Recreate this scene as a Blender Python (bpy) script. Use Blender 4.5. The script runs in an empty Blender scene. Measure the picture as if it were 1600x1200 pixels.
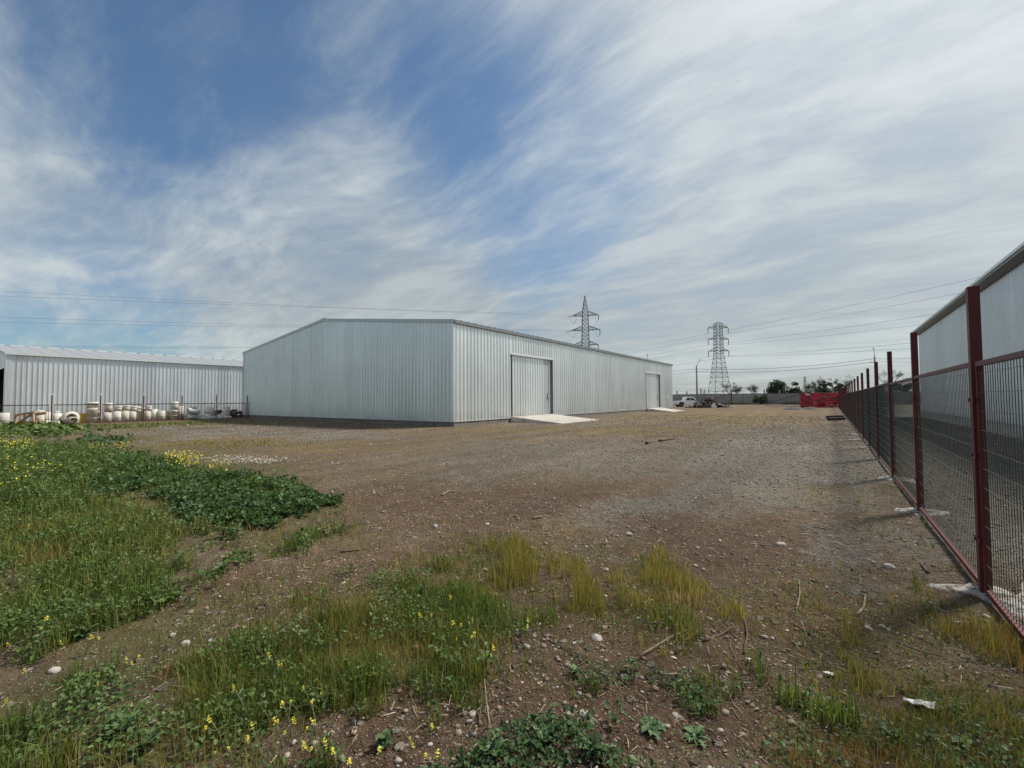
import bpy, math, random
import numpy as np
from mathutils import Vector, Matrix

random.seed(7)
rng = np.random.default_rng(11)
D = bpy.data
SC = bpy.context.scene
COL = SC.collection
R = math.radians

# ------------------------------------------------------------------ camera
F_PX, PITCH, ROLL, YAW, CAM_H = 680.83, 0.0352, -0.00674, 0.6308, 1.6
_c, _s = math.cos(YAW), math.sin(YAW)
FWD = np.array([-_s*math.cos(PITCH), _c*math.cos(PITCH), math.sin(PITCH)])
_r = np.array([_c, _s, 0.0])
_u = np.cross(_r, FWD)
RIGHT = _r*math.cos(ROLL) + _u*math.sin(ROLL)
UP = -_r*math.sin(ROLL) + _u*math.cos(ROLL)
EYE = np.array([0, 0, CAM_H])
cam = D.cameras.new('camera')
cam.sensor_fit = 'HORIZONTAL'
cam.sensor_width = 36
cam.lens = F_PX/1600*36
cam.clip_start = 0.05
cam.clip_end = 9000
camo = D.objects.new('camera', cam)
COL.objects.link(camo)
m = Matrix.Identity(4)
for i in range(3):
    m[i][0], m[i][1], m[i][2], m[i][3] = RIGHT[i], UP[i], -FWD[i], EYE[i]
camo.matrix_world = m
SC.camera = camo

# ------------------------------------------------------------------ light
SUN_AZ, SUN_EL = R(32), R(49)          # azimuth from +Y towards +X
SUN = np.array([math.cos(SUN_EL)*math.sin(SUN_AZ), math.cos(SUN_EL)*math.cos(SUN_AZ), math.sin(SUN_EL)])
sl = D.lights.new('sun', 'SUN')
sl.energy = 4.3
sl.angle = R(8.0)
sl.color = (1.0, 0.955, 0.88)
so = D.objects.new('sun', sl)
COL.objects.link(so)
so.rotation_euler = Vector(SUN).to_track_quat('Z', 'Y').to_euler()
SC.view_settings.view_transform = 'Standard'
SC.view_settings.look = 'None'
SC.view_settings.exposure = 0.22
SC.view_settings.gamma = 1.0
SC.view_settings.use_curve_mapping = False


class NT:
    """small helper to write node trees"""
    def __init__(s, tree):
        s.t = tree

    def n(s, typ, **kw):
        nd = s.t.nodes.new(typ)
        for k, v in kw.items():
            if k.startswith('i_'):
                key = k[2:]
                key = int(key) if key.isdigit() else key.replace('_', ' ')
                s.put(nd.inputs[key], v)
            else:
                setattr(nd, k, v)
        return nd

    def put(s, sock, v):
        if isinstance(v, bpy.types.NodeSocket):
            s.t.links.new(v, sock)
        else:
            sock.default_value = v

    def math(s, op, a, b=0.0, c=0.0, clamp=False):
        nd = s.t.nodes.new('ShaderNodeMath')
        nd.operation = op
        nd.use_clamp = clamp
        for k, v in enumerate((a, b, c)):
            s.put(nd.inputs[k], v)
        return nd.outputs[0]

    def vmath(s, op, a, b=(0, 0, 0)):
        nd = s.t.nodes.new('ShaderNodeVectorMath')
        nd.operation = op
        s.put(nd.inputs[0], a)
        s.put(nd.inputs[1], b)
        return nd.outputs[1] if op in ('DOT_PRODUCT', 'LENGTH') else nd.outputs[0]

    def noise(s, vec, scale, detail=4, rough=0.55, dist=0.0):
        nd = s.t.nodes.new('ShaderNodeTexNoise')
        if vec is not None:
            s.put(nd.inputs['Vector'], vec)
        nd.inputs['Scale'].default_value = scale
        nd.inputs['Detail'].default_value = detail
        nd.inputs['Roughness'].default_value = rough
        nd.inputs['Distortion'].default_value = dist
        return nd.outputs['Fac']

    def ramp(s, fac, a, b, va=0.0, vb=1.0, interp='SMOOTHSTEP'):
        nd = s.t.nodes.new('ShaderNodeMapRange')
        nd.interpolation_type = interp
        s.put(nd.inputs[0], fac)
        for k, v in zip((1, 2, 3, 4), (a, b, va, vb)):
            s.put(nd.inputs[k], v)
        return nd.outputs[0]

    def mix(s, fac, a, b, blend='MIX'):
        nd = s.t.nodes.new('ShaderNodeMix')
        nd.data_type = 'RGBA'
        nd.blend_type = blend
        s.put(nd.inputs[0], fac)
        for sock, v in ((nd.inputs[6], a), (nd.inputs[7], b)):
            if isinstance(v, tuple) and len(v) == 3:
                v = v + (1,)
            s.put(sock, v)
        return nd.outputs[2]

    def comb(s, x, y, z):
        nd = s.t.nodes.new('ShaderNodeCombineXYZ')
        for k, v in enumerate((x, y, z)):
            s.put(nd.inputs[k], v)
        return nd.outputs[0]


# ------------------------------------------------------------------ sky
world = D.worlds.new('World')
SC.world = world
world.use_nodes = True
wt = world.node_tree
wt.nodes.clear()
w = NT(wt)
geo = w.n('ShaderNodeTexCoord').outputs['Generated']
sky = w.n('ShaderNodeTexSky')
sky.sky_type = 'NISHITA'
sky.sun_disc = False
sky.sun_elevation = SUN_EL
sky.sun_rotation = SUN_AZ
sky.air_density = 1.0
sky.dust_density = 1.2
sky.ozone_density = 1.6
dirn = w.vmath('NORMALIZE', geo)
sep = w.n('ShaderNodeSeparateXYZ', i_0=dirn)
dx, dy, dz = sep.outputs
zc = w.math('ADD', w.math('MAXIMUM', dz, 0.0), 0.19)
pu = w.math('DIVIDE', dx, zc)
pv = w.math('DIVIDE', dy, zc)
P = w.comb(pu, pv, 0.0)
warp1 = w.n('ShaderNodeTexNoise', i_Vector=P, i_Scale=0.55, i_Detail=3.0).outputs['Color']
warp = w.vmath('SUBTRACT', warp1, (0.5, 0.5, 0.5))
wsc = w.n('ShaderNodeVectorMath', operation='SCALE', i_0=warp)
wsc.inputs['Scale'].default_value = 0.75
Pw = w.vmath('ADD', P, wsc.outputs[0])
rot = w.n('ShaderNodeMapping', i_Vector=Pw)
rot.inputs['Rotation'].default_value = (0, 0, R(-8))
rot.inputs['Scale'].default_value = (0.30, 0.95, 1)
rot.inputs['Location'].default_value = (3.1, 1.7, 0)
n_big = w.noise(rot.outputs[0], 0.9, 6, 0.55, 0.35)
rot2 = w.n('ShaderNodeMapping', i_Vector=Pw)
rot2.inputs['Rotation'].default_value = (0, 0, R(-14))
rot2.inputs['Scale'].default_value = (0.36, 1.0, 1)
n_fine = w.noise(rot2.outputs[0], 3.4, 7, 0.62, 0.3)
n_soft = w.noise(P, 0.42, 3, 0.5)


def lobe(px, py, a, b):
    """1 in the direction seen at photo pixel px,py falling to 0 at cos b"""
    v = FWD*F_PX + RIGHT*(px-800) + UP*(600-py)
    v = v/np.linalg.norm(v)
    return w.ramp(w.vmath('DOT_PRODUCT', dirn, tuple(v)), math.cos(R(b)), math.cos(R(a)))


def mul(a, k):
    return w.math('MULTIPLY', a, k)


rot3 = w.n('ShaderNodeMapping', i_Vector=Pw)
rot3.inputs['Rotation'].default_value = (0, 0, R(-20))
rot3.inputs['Scale'].default_value = (0.42, 1.0, 1)
n_rip = w.noise(rot3.outputs[0], 9.0, 5, 0.65, 0.2)
cov = w.math('ADD', mul(n_big, 0.80), mul(n_fine, 0.50))
cov = w.math('ADD', cov, mul(n_rip, 0.20))
cov = w.math('ADD', cov, mul(n_soft, 0.25))
# veil thicker on the sun side; unseen cover behind the camera raised for ambient light
side = w.vmath('DOT_PRODUCT', dirn, (0.86, 0.50, 0.0))
cov = w.math('ADD', cov, w.ramp(side, -0.45, 0.75, 0.05, 0.38, 'LINEAR'))
cov = w.math('ADD', cov, mul(lobe(430, 140, 0, 31), -0.40))
cov = w.math('ADD', cov, mul(lobe(820, 260, 0, 20), -0.26))
cov = w.math('ADD', cov, mul(lobe(80, 560, 0, 15), -0.46))
cov = w.math('ADD', cov, mul(lobe(560, 410, 3, 21), 0.40))
cov = w.math('ADD', cov, mul(lobe(120, 400, 0, 15), 0.24))
cov = w.math('ADD', cov, mul(w.ramp(dz, 0.04, 0.42, 1.0, 0.0), 0.17))
dens = w.ramp(cov, 0.50, 1.26)
wisp = mul(w.ramp(w.math('ADD', mul(n_fine, 0.65), mul(n_rip, 0.35)), 0.42, 0.68), 0.24)
dens = w.math('ADD', mul(dens, 0.80), w.math('ADD', 0.07, wisp))
dens = w.math('MINIMUM', dens, 0.93)
sdot = w.vmath('DOT_PRODUCT', dirn, tuple(SUN))
glow = w.math('POWER', w.math('MAXIMUM', sdot, 0.0), 4.0)
veil = w.ramp(w.math('ADD', w.math('ADD', mul(n_big, 0.45), mul(n_fine, 0.40)), mul(n_rip, 0.15)), 0.36, 0.66, 0.76, 1.14)
ccol = w.mix(glow, (4.3, 4.8, 5.05), (7.1, 7.5, 7.5))
ccol = w.mix(w.ramp(dz, 0.0, 0.36, 1.0, 0.0), ccol, (4.75, 5.1, 5.05))
ccol = w.mix(1.0, ccol, w.comb(veil, veil, veil), 'MULTIPLY')
skyc = w.mix(1.0, sky.outputs[0], (0.58, 0.82, 0.96), 'MULTIPLY')
fin = w.mix(dens, skyc, ccol)
bg = w.n('ShaderNodeBackground', i_Color=fin, i_Strength=0.1)
wo = w.n('ShaderNodeOutputWorld')
wt.links.new(bg.outputs[0], wo.inputs[0])


# ------------------------------------------------------------------ helpers
def hash2(ix, iy, seed):
    h = (ix.astype(np.int64)*374761393 + iy.astype(np.int64)*668265263 + seed*982451653) & 0xffffffff
    h = ((h ^ (h >> 13))*1274126177) & 0xffffffff
    return ((h ^ (h >> 16)) & 0xffff)/65535.0


def vnoise(x, y, seed=0):
    x = np.asarray(x, float)
    y = np.asarray(y, float)
    ix, iy = np.floor(x), np.floor(y)
    fx, fy = x-ix, y-iy
    fx, fy = fx*fx*(3-2*fx), fy*fy*(3-2*fy)
    a, b = hash2(ix, iy, seed), hash2(ix+1, iy, seed)
    c, d = hash2(ix, iy+1, seed), hash2(ix+1, iy+1, seed)
    return (a*(1-fx)+b*fx)*(1-fy) + (c*(1-fx)+d*fx)*fy


def fbm(x, y, octs=4, seed=0):
    t, amp, s = 0, 1.0, 0
    for k in range(octs):
        t = t + amp*vnoise(x*2**k, y*2**k, seed+k)
        s += amp
        amp *= 0.5
    return t/s


def hgt(x, y):
    """height of the ground"""
    x = np.asarray(x, float)
    y = np.asarray(y, float)
    d = np.hypot(x, y)
    near = np.exp(-(d/13.0)**2)
    mid = np.exp(-(d/26.0)**2)
    h = (vnoise(x/1.6, y/1.6, 3)-0.5)*0.07*mid
    h = h + (vnoise(x/0.45, y/0.45, 5)-0.5)*0.035*near
    h = h + (fbm(x/0.13, y/0.13, 2, 9)-0.5)*0.032*near
    h = h + (vnoise(x/0.05, y/0.05, 15)-0.5)*0.009*np.exp(-(d/6.0)**2)
    fence = np.clip((np.abs(x-0.97)-0.15)/0.7, 0, 1)
    return h*(0.35+0.65*fence)


def ground_at(px, py):
    """ground point seen at a photo pixel (survey of the site)"""
    d = FWD*F_PX + RIGHT*(px-800) + UP*(600-py)
    t = -CAM_H/d[2]
    p = EYE + d*t
    return float(p[0]), float(p[1])


def spot(px, py):
    x, y = ground_at(px, py)
    return (x, y, float(hgt(x, y)))


def on_x(px, X):
    """Y of the line of sight of pixel column px (near the horizon) on the plane X"""
    d = FWD*F_PX + RIGHT*(px-800) + UP*(600-622)
    return float(d[1]/d[0]*X)


def at_depth(px, py, depth):
    d = FWD*F_PX + RIGHT*(px-800) + UP*(600-py)
    p = EYE + d*(depth/F_PX)
    return Vector(p)


def photo_uv(x, y):
    P3 = np.stack([x, y, np.zeros_like(x)], -1) - EYE
    dd = P3 @ FWD
    ok = dd > 0.2
    dd = np.where(ok, dd, 1e9)
    return np.where(ok, 800+F_PX*(P3@RIGHT)/dd, -9e3), np.where(ok, 600-F_PX*(P3@UP)/dd, 9e3)


def tag(o, label=None, cat=None, group=None, kind=None):
    if label:
        o['label'] = label
    if cat:
        o['category'] = cat
    if group:
        o['group'] = group
    if kind:
        o['kind'] = kind
    return o


def empty(name, loc=(0, 0, 0), rz=0.0, label=None, cat=None, group=None):
    o = D.objects.new(name, None)
    o.empty_display_size = 0.2
    COL.objects.link(o)
    o.location = loc
    o.rotation_euler = (0, 0, rz)
    return tag(o, label, cat, group)


class MB:
    def __init__(s):
        s.v, s.f = [], []

    def add(s, vs, fs):
        b = len(s.v)
        s.v += [tuple(v) for v in vs]
        s.f += [tuple(b+i for i in f) for f in fs]
        return s

    def box(s, a, b):
        (x0, y0, z0), (x1, y1, z1) = a, b
        return s.add([(x0, y0, z0), (x1, y0, z0), (x1, y1, z0), (x0, y1, z0), (x0, y0, z1), (x1, y0, z1), (x1, y1, z1), (x0, y1, z1)],
                     [(3, 2, 1, 0), (4, 5, 6, 7), (0, 1, 5, 4), (1, 2, 6, 5), (2, 3, 7, 6), (3, 0, 4, 7)])

    def bar(s, p, q, w_, h_=None, up=(0, 0, 1)):
        h_ = h_ or w_
        p, q = Vector(p), Vector(q)
        d = (q-p).normalized()
        u = Vector(up)
        if abs(d.dot(u)) > 0.98:
            u = Vector((0, 1, 0))
        a = d.cross(u).normalized()*w_/2
        b = a.cross(d).normalized()*h_/2
        vs = [p-a-b, p+a-b, p+a+b, p-a+b, q-a-b, q+a-b, q+a+b, q-a+b]
        return s.add(vs, [(3, 2, 1, 0), (4, 5, 6, 7), (0, 1, 5, 4), (1, 2, 6, 5), (2, 3, 7, 6), (3, 0, 4, 7)])

    def tube(s, pts, r, n=6, caps=True):
        pts = [Vector(p) for p in pts]
        rs = r if isinstance(r, (list, tuple)) else [r]*len(pts)
        vs, fs = [], []
        for i, p in enumerate(pts):
            d = (pts[min(i+1, len(pts)-1)]-pts[max(i-1, 0)]).normalized()
            u = Vector((0, 0, 1)) if abs(d.z) < 0.9 else Vector((0, 1, 0))
            a = d.cross(u).normalized()
            b = a.cross(d)
            for k in range(n):
                t = 2*math.pi*k/n
                vs.append(p+(a*math.cos(t)+b*math.sin(t))*rs[i])
        for i in range(len(pts)-1):
            for k in range(n):
                fs.append((i*n+k, (i+1)*n+k, (i+1)*n+(k+1) % n, i*n+(k+1) % n))
        if caps:
            fs.append(tuple(range(n)))
            fs.append(tuple(range(len(pts)*n-1, len(pts)*n-n-1, -1)))
        return s.add(vs, fs)

    def lathe(s, prof, n=20, centre=(0, 0, 0)):
        vs, fs = [], []
        L = len(prof)
        for r, z in prof:
            for k in range(n):
                t = 2*math.pi*k/n
                vs.append((centre[0]+r*math.cos(t), centre[1]+r*math.sin(t), centre[2]+z))
        for i in range(L-1):
            for k in range(n):
                fs.append((i*n+k, i*n+(k+1) % n, (i+1)*n+(k+1) % n, (i+1)*n+k))
        return s.add(vs, fs)

    def prism(s, poly, y0, y1, axis='y'):
        n = len(poly)

        def P_(a, b, t):
            return (a, t, b) if axis == 'y' else (t, a, b) if axis == 'x' else (a, b, t)
        vs = [P_(a, b, y0) for a, b in poly]+[P_(a, b, y1) for a, b in poly]
        fs = [tuple(range(n)), tuple(range(2*n-1, n-1, -1))]
        fs += [(i, n+i, n+(i+1) % n, (i+1) % n) for i in range(n)]
        return s.add(vs, fs)

    def mesh(s, name, mat, smooth=False):
        me = D.meshes.new(name)
        me.from_pydata(s.v, [], s.f)
        me.validate()
        for mm in (mat if isinstance(mat, (list, tuple)) else [mat]):
            me.materials.append(mm)
        if smooth:
            me.polygons.foreach_set('use_smooth', [True]*len(me.polygons))
        return me

    def build(s, name, mat, parent=None, smooth=False, loc=None, bevel=0.0, fix=True):
        me = s.mesh(name, mat, smooth)
        if fix:
            import bmesh
            bm = bmesh.new()
            bm.from_mesh(me)
            bmesh.ops.recalc_face_normals(bm, faces=bm.faces)
            bm.to_mesh(me)
            bm.free()
        o = D.objects.new(name, me)
        COL.objects.link(o)
        if parent:
            o.parent = parent
        if loc is not None:
            o.location = loc
        if bevel:
            bv = o.modifiers.new('bevel', 'BEVEL')
            bv.width = bevel
            bv.segments = 2
            bv.limit_method = 'ANGLE'
        return o


def link(name, me, parent=None, loc=(0, 0, 0), rot=(0, 0, 0), scale=None):
    o = D.objects.new(name, me)
    COL.objects.link(o)
    o.parent = parent
    o.location = loc
    o.rotation_euler = rot
    if scale:
        o.scale = scale
    return o


def tri_mesh(name, V, T, mat, col=None, smooth=False):
    me = D.meshes.new(name)
    V = np.ascontiguousarray(V, np.float32)
    T = np.ascontiguousarray(T, np.int32)
    me.vertices.add(len(V))
    me.vertices.foreach_set('co', V.ravel())
    me.loops.add(T.size)
    me.loops.foreach_set('vertex_index', T.ravel())
    me.polygons.add(len(T))
    me.polygons.foreach_set('loop_start', np.arange(0, T.size, T.shape[1], dtype=np.int32))
    me.update(calc_edges=True)
    if col is not None:
        at = me.color_attributes.new('tint', 'FLOAT_COLOR', 'POINT')
        C = np.ones((len(V), 4), np.float32)
        C[:, :3] = col
        at.data.foreach_set('color', C.ravel())
    if smooth:
        me.polygons.foreach_set('use_smooth', np.ones(len(T), bool))
    me.materials.append(mat)
    o = D.objects.new(name, me)
    COL.objects.link(o)
    return o


# ------------------------------------------------------------------ materials
def mat_base(name):
    mt = D.materials.new(name)
    mt.use_nodes = True
    t = mt.node_tree
    t.nodes.clear()
    k = NT(t)
    bs = k.n('ShaderNodeBsdfPrincipled')
    out = k.n('ShaderNodeOutputMaterial')
    t.links.new(bs.outputs[0], out.inputs[0])
    return mt, k, bs


def mat_plain(name, col, rough=0.7, metal=0.0, var=0.15, scale=6.0, bump=0.0, bscale=40.0, spec=0.5, dirt=None, dscale=1.5, island=0.0, dlo=0.48, dhi=0.7):
    mt, k, bs = mat_base(name)
    co = k.n('ShaderNodeTexCoord').outputs['Object']
    n1 = k.noise(co, scale, 5, 0.6)
    c = k.mix(n1, tuple(x*(1-var) for x in col), tuple(min(1, x*(1+var)) for x in col))
    if dirt:
        n2 = k.ramp(k.noise(co, dscale, 6, 0.65), dlo, dhi)
        c = k.mix(n2, c, dirt)
    if island:
        ri = k.n('ShaderNodeNewGeometry').outputs['Random Per Island']
        f = k.ramp(ri, 0, 1, 1-island, 1+island, 'LINEAR')
        c = k.mix(1.0, c, k.comb(f, f, f), 'MULTIPLY')
    k.put(bs.inputs['Base Color'], c)
    bs.inputs['Roughness'].default_value = rough
    bs.inputs['Metallic'].default_value = metal
    bs.inputs['Specular IOR Level'].default_value = spec
    if bump:
        b = k.n('ShaderNodeBump', i_Strength=bump, i_Distance=0.02, i_Height=k.noise(co, bscale, 5, 0.6))
        k.put(bs.inputs['Normal'], b.outputs[0])
    return mt


def mat_sheet(name, col, axis, tone=0.10):
    """zinc coated sheet: faint spangle, a slight tone step from sheet to sheet, rain streaks"""
    mt, k, bs = mat_base(name)
    co = k.n('ShaderNodeTexCoord').outputs['Object']
    sp = k.n('ShaderNodeSeparateXYZ', i_0=co)
    a = sp.outputs[axis]
    cell = k.math('FLOOR', k.math('DIVIDE', a, 1.0))
    wn = k.n('ShaderNodeTexWhiteNoise', noise_dimensions='1D', i_W=cell).outputs['Value']
    mp = k.n('ShaderNodeMapping', i_Vector=co)
    mp.inputs['Scale'].default_value = (7, 7, 0.25)
    st = k.noise(mp.outputs[0], 1.0, 5, 0.6)
    sg = k.noise(co, 14.0, 3, 0.6)
    big = k.noise(co, 0.35, 3, 0.5)
    f = k.math('ADD', k.ramp(wn, 0, 1, 1-tone, 1+tone*0.5, 'LINEAR'), k.ramp(st, 0.3, 0.7, -0.05, 0.05))
    f = k.math('ADD', f, k.ramp(sg, 0.3, 0.7, -0.03, 0.03))
    f = k.math('ADD', f, k.ramp(big, 0.3, 0.7, -0.04, 0.04))
    # dust splashed up on the lowest part
    low = k.math('MULTIPLY', k.ramp(sp.outputs[2], 0.3, 1.1, 1.0, 0.0), k.ramp(k.noise(co, 1.3, 4, 0.6), 0.35, 0.7))
    c = k.mix(1.0, col, k.comb(f, f, f), 'MULTIPLY')
    c = k.mix(k.math('MULTIPLY', low, 0.28), c, (0.34, 0.29, 0.24))
    k.put(bs.inputs['Base Color'], c)
    bs.inputs['Metallic'].default_value = 0.62
    k.put(bs.inputs['Roughness'], k.ramp(sg, 0.2, 0.8, 0.28, 0.40))
    b = k.n('ShaderNodeBump', i_Strength=0.05, i_Distance=0.02, i_Height=k.noise(co, 2.2, 3, 0.5))
    k.put(bs.inputs['Normal'], b.outputs[0])
    return mt


def mat_tint(name, rough=0.6, trans=0.0, spec=0.3, var=0.0):
    mt, k, bs = mat_base(name)
    at = k.n('ShaderNodeVertexColor', layer_name='tint').outputs[0]
    if var:
        ge = k.n('ShaderNodeNewGeometry').outputs['Position']
        nz = k.ramp(k.noise(ge, 60.0, 4, 0.6), 0.3, 0.7, 1-var, 1+var)
        at = k.mix(1.0, at, k.comb(nz, nz, nz), 'MULTIPLY')
    k.put(bs.inputs['Base Color'], at)
    bs.inputs['Roughness'].default_value = rough
    bs.inputs['Specular IOR Level'].default_value = spec
    if trans:
        tr = k.n('ShaderNodeBsdfTranslucent', i_Color=k.mix(1.0, at, (1.25, 1.2, 0.6), 'MULTIPLY'))
        mx = k.n('ShaderNodeMixShader', i_0=trans)
        mt.node_tree.links.new(bs.outputs[0], mx.inputs[1])
        mt.node_tree.links.new(tr.outputs[0], mx.inputs[2])
        out = [n for n in mt.node_tree.nodes if n.type == 'OUTPUT_MATERIAL'][0]
        mt.node_tree.links.new(mx.outputs[0], out.inputs[0])
    return mt


ZINC = (0.60, 0.635, 0.655)
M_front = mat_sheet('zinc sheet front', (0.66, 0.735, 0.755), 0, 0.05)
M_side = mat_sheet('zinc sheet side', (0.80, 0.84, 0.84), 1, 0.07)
M_old = mat_sheet('zinc sheet weathered', (0.74, 0.77, 0.79), 1, 0.10)
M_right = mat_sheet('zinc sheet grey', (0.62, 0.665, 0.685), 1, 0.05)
M_trim = mat_plain('zinc trim', (0.45, 0.49, 0.51), 0.42, 0.6, 0.08, 3)
M_gutter = mat_plain('grey gutter', (0.20, 0.215, 0.225), 0.5, 0.3, 0.08, 3)
M_roofgrey = mat_plain('dull zinc roof', (0.36, 0.375, 0.38), 0.55, 0.3, 0.12, 2)
M_trim_light = mat_plain('pale zinc trim', (0.70, 0.72, 0.71), 0.4, 0.5, 0.06, 3)
M_flat = mat_plain('flat zinc door sheet', (0.50, 0.53, 0.55), 0.42, 0.55, 0.06, 2)
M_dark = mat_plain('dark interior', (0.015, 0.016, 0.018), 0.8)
M_plinth = mat_plain('stained concrete', (0.17, 0.158, 0.14), 0.9, 0, 0.3, 3, 0.5, 18, 0.2, (0.12, 0.105, 0.09), 1.1)
M_conc = mat_plain('pale concrete', (0.43, 0.405, 0.365), 0.9, 0, 0.15, 4, 0.3, 50, 0.2, (0.30, 0.265, 0.22), 0.9)
M_pipe = mat_plain('pipe concrete', (0.58, 0.54, 0.465), 0.9, 0, 0.18, 4, 0.4, 30, 0.2, (0.30, 0.265, 0.22), 1.7)
M_pipe_pale = mat_plain('pale pipe concrete', (0.70, 0.68, 0.62), 0.85, 0, 0.14, 4, 0.3, 30, 0.2, (0.40, 0.36, 0.30), 1.7)
M_white = mat_plain('white plastic', (0.74, 0.73, 0.69), 0.5, 0, 0.06, 3)
M_red = mat_plain('dark red paint', (0.105, 0.018, 0.019), 0.5, 0, 0.2, 9, 0.15, 60, 0.3, (0.085, 0.02, 0.018), 4.0)
M_redstack = mat_plain('red primer', (0.36, 0.010, 0.034), 0.55, 0, 0.5, 2.5, 0, 40, 0.3, island=0.7)
M_wire = mat_plain('green coated wire', (0.050, 0.062, 0.058), 0.45, 0.2, 0.1, 10)
M_mortar = mat_plain('white mortar', (0.43, 0.41, 0.375), 0.9, 0, 0.35, 14, 1.0, 45, 0.2, (0.13, 0.10, 0.072), 8.0, dlo=0.47, dhi=0.60)
M_steel = mat_plain('pylon steel', (0.17, 0.18, 0.185), 0.6, 0.3, 0.1, 1)
M_far_haze = mat_plain('far pylon steel with haze', (0.33, 0.36, 0.38), 0.7, 0.1, 0.1, 1)  # haze over the distance is put into this paler steel colour
M_cable = mat_plain('cable', (0.09, 0.09, 0.095), 0.6, 0.2, 0.1, 0.2)
M_glassins = mat_plain('insulator', (0.16, 0.16, 0.165), 0.4, 0, 0.1, 2)
M_wall = mat_plain('precast panel', (0.30, 0.29, 0.27), 0.9, 0, 0.22, 0.8, 0.2, 20, 0.2, (0.19, 0.18, 0.165), 0.4)
M_wallpost = mat_plain('precast post', (0.25, 0.24, 0.225), 0.9, 0, 0.15, 2)
M_pole = mat_plain('concrete pole', (0.25, 0.245, 0.235), 0.85, 0, 0.12, 2)
M_wood = mat_plain('pallet wood', (0.36, 0.26, 0.15), 0.8, 0, 0.3, 8)
M_oldwood = mat_plain('dark timber', (0.045, 0.037, 0.031), 0.85, 0, 0.4, 6)
M_bark = mat_plain('bark', (0.065, 0.052, 0.042), 0.9, 0, 0.3, 3)
M_yellow = mat_plain('yellow plastic', (0.55, 0.36, 0.06), 0.55, 0, 0.15, 4)
M_paint = mat_plain('white car paint', (0.78, 0.79, 0.80), 0.25, 0, 0.03, 3)
M_glass = mat_plain('car glass', (0.012, 0.016, 0.020), 0.08, 0, 0.1, 3)
M_tyre = mat_plain('tyre rubber', (0.018, 0.018, 0.018), 0.85, 0, 0.1, 3)
M_rim = mat_plain('wheel rim', (0.42, 0.43, 0.44), 0.35, 0.7, 0.05, 3)
M_lamp = mat_plain('lamp lens', (0.75, 0.76, 0.76), 0.15, 0, 0.05, 3)
M_tail = mat_plain('tail lens', (0.35, 0.02, 0.02), 0.25, 0, 0.05, 3)
M_black = mat_plain('black plastic', (0.025, 0.025, 0.027), 0.6, 0, 0.1, 3)
M_scrap = mat_plain('mixed scrap', (0.13, 0.115, 0.10), 0.85, 0, 0.5, 3, island=0.75)
M_scrap_pale = mat_plain('pale rubble', (0.42, 0.37, 0.32), 0.85, 0, 0.3, 3, island=0.5)
M_mound = mat_plain('dark gravel heap', (0.105, 0.102, 0.097), 0.95, 0, 0.35, 7, 1.0, 12, 0.2)
M_card = mat_plain('crumpled white card', (0.70, 0.68, 0.63), 0.75, 0, 0.1, 14, 0.3, 60, 0.2, (0.38, 0.34, 0.28), 9.0)
M_stick = mat_plain('dry twig', (0.24, 0.185, 0.13), 0.85, 0, 0.3, 30)
M_stick_dark = mat_plain('dark twig', (0.10, 0.072, 0.052), 0.85, 0, 0.3, 30)
M_stone = mat_plain('pale stone', (0.40, 0.36, 0.315), 0.85, 0, 0.2, 12, 0.4, 60, 0.3)
M_blade = mat_tint('grass blades', 0.6, 0.42, 0.2)
M_leaf = mat_tint('weed leaves', 0.55, 0.28, 0.22)
M_crown = mat_tint('tree leaves', 0.6, 0.2, 0.3)
M_peb = mat_tint('pebbles', 0.85, 0.0, 0.3, 0.25)
M_litter = mat_tint('dry straw', 0.8, 0.0, 0.2)
M_petal = mat_plain('yellow petals', (0.70, 0.60, 0.05), 0.55, 0, 0.12, 40)
M_stem = mat_plain('mustard stem', (0.17, 0.20, 0.09), 0.6, 0, 0.2, 20)


def mat_weedleaf():
    mt, k, bs = mat_base('rosette leaf')
    co = k.n('ShaderNodeTexCoord').outputs['Object']
    oi = k.n('ShaderNodeObjectInfo').outputs['Random']
    c = k.mix(k.noise(co, 25, 4, 0.6), (0.050, 0.098, 0.034), (0.098, 0.160, 0.062))
    f = k.ramp(oi, 0, 1, 0.7, 1.3, 'LINEAR')
    c = k.mix(1.0, c, k.comb(f, f, f), 'MULTIPLY')
    k.put(bs.inputs['Base Color'], c)
    bs.inputs['Roughness'].default_value = 0.6
    bs.inputs['Specular IOR Level'].default_value = 0.3
    b = k.n('ShaderNodeBump', i_Strength=0.4, i_Distance=0.01, i_Height=k.noise(co, 45, 3, 0.5))
    k.put(bs.inputs['Normal'], b.outputs[0])
    return mt


M_rosette = mat_weedleaf()


# ------------------------------------------------------------------ ground
def inside(poly, x, y):
    poly = np.asarray(poly, float)
    res = np.zeros(np.shape(x), bool)
    j = len(poly)-1
    for i in range(len(poly)):
        xi, yi = poly[i]
        xj, yj = poly[j]
        cond = ((yi > y) != (yj > y)) & (x < (xj-xi)*(y-yi)/(yj-yi+1e-12)+xi)
        res ^= cond
        j = i
    return res


def soft_ell(u, v, cx, cy, rx, ry, ang=0.0, edge=0.5):
    a = R(ang)
    du, dv = u-cx, v-cy
    p, q = du*math.cos(a)+dv*math.sin(a), -du*math.sin(a)+dv*math.cos(a)
    d = np.sqrt((p/rx)**2+(q/ry)**2)
    return np.clip((1+edge-d)/(2*edge), 0, 1)


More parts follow.
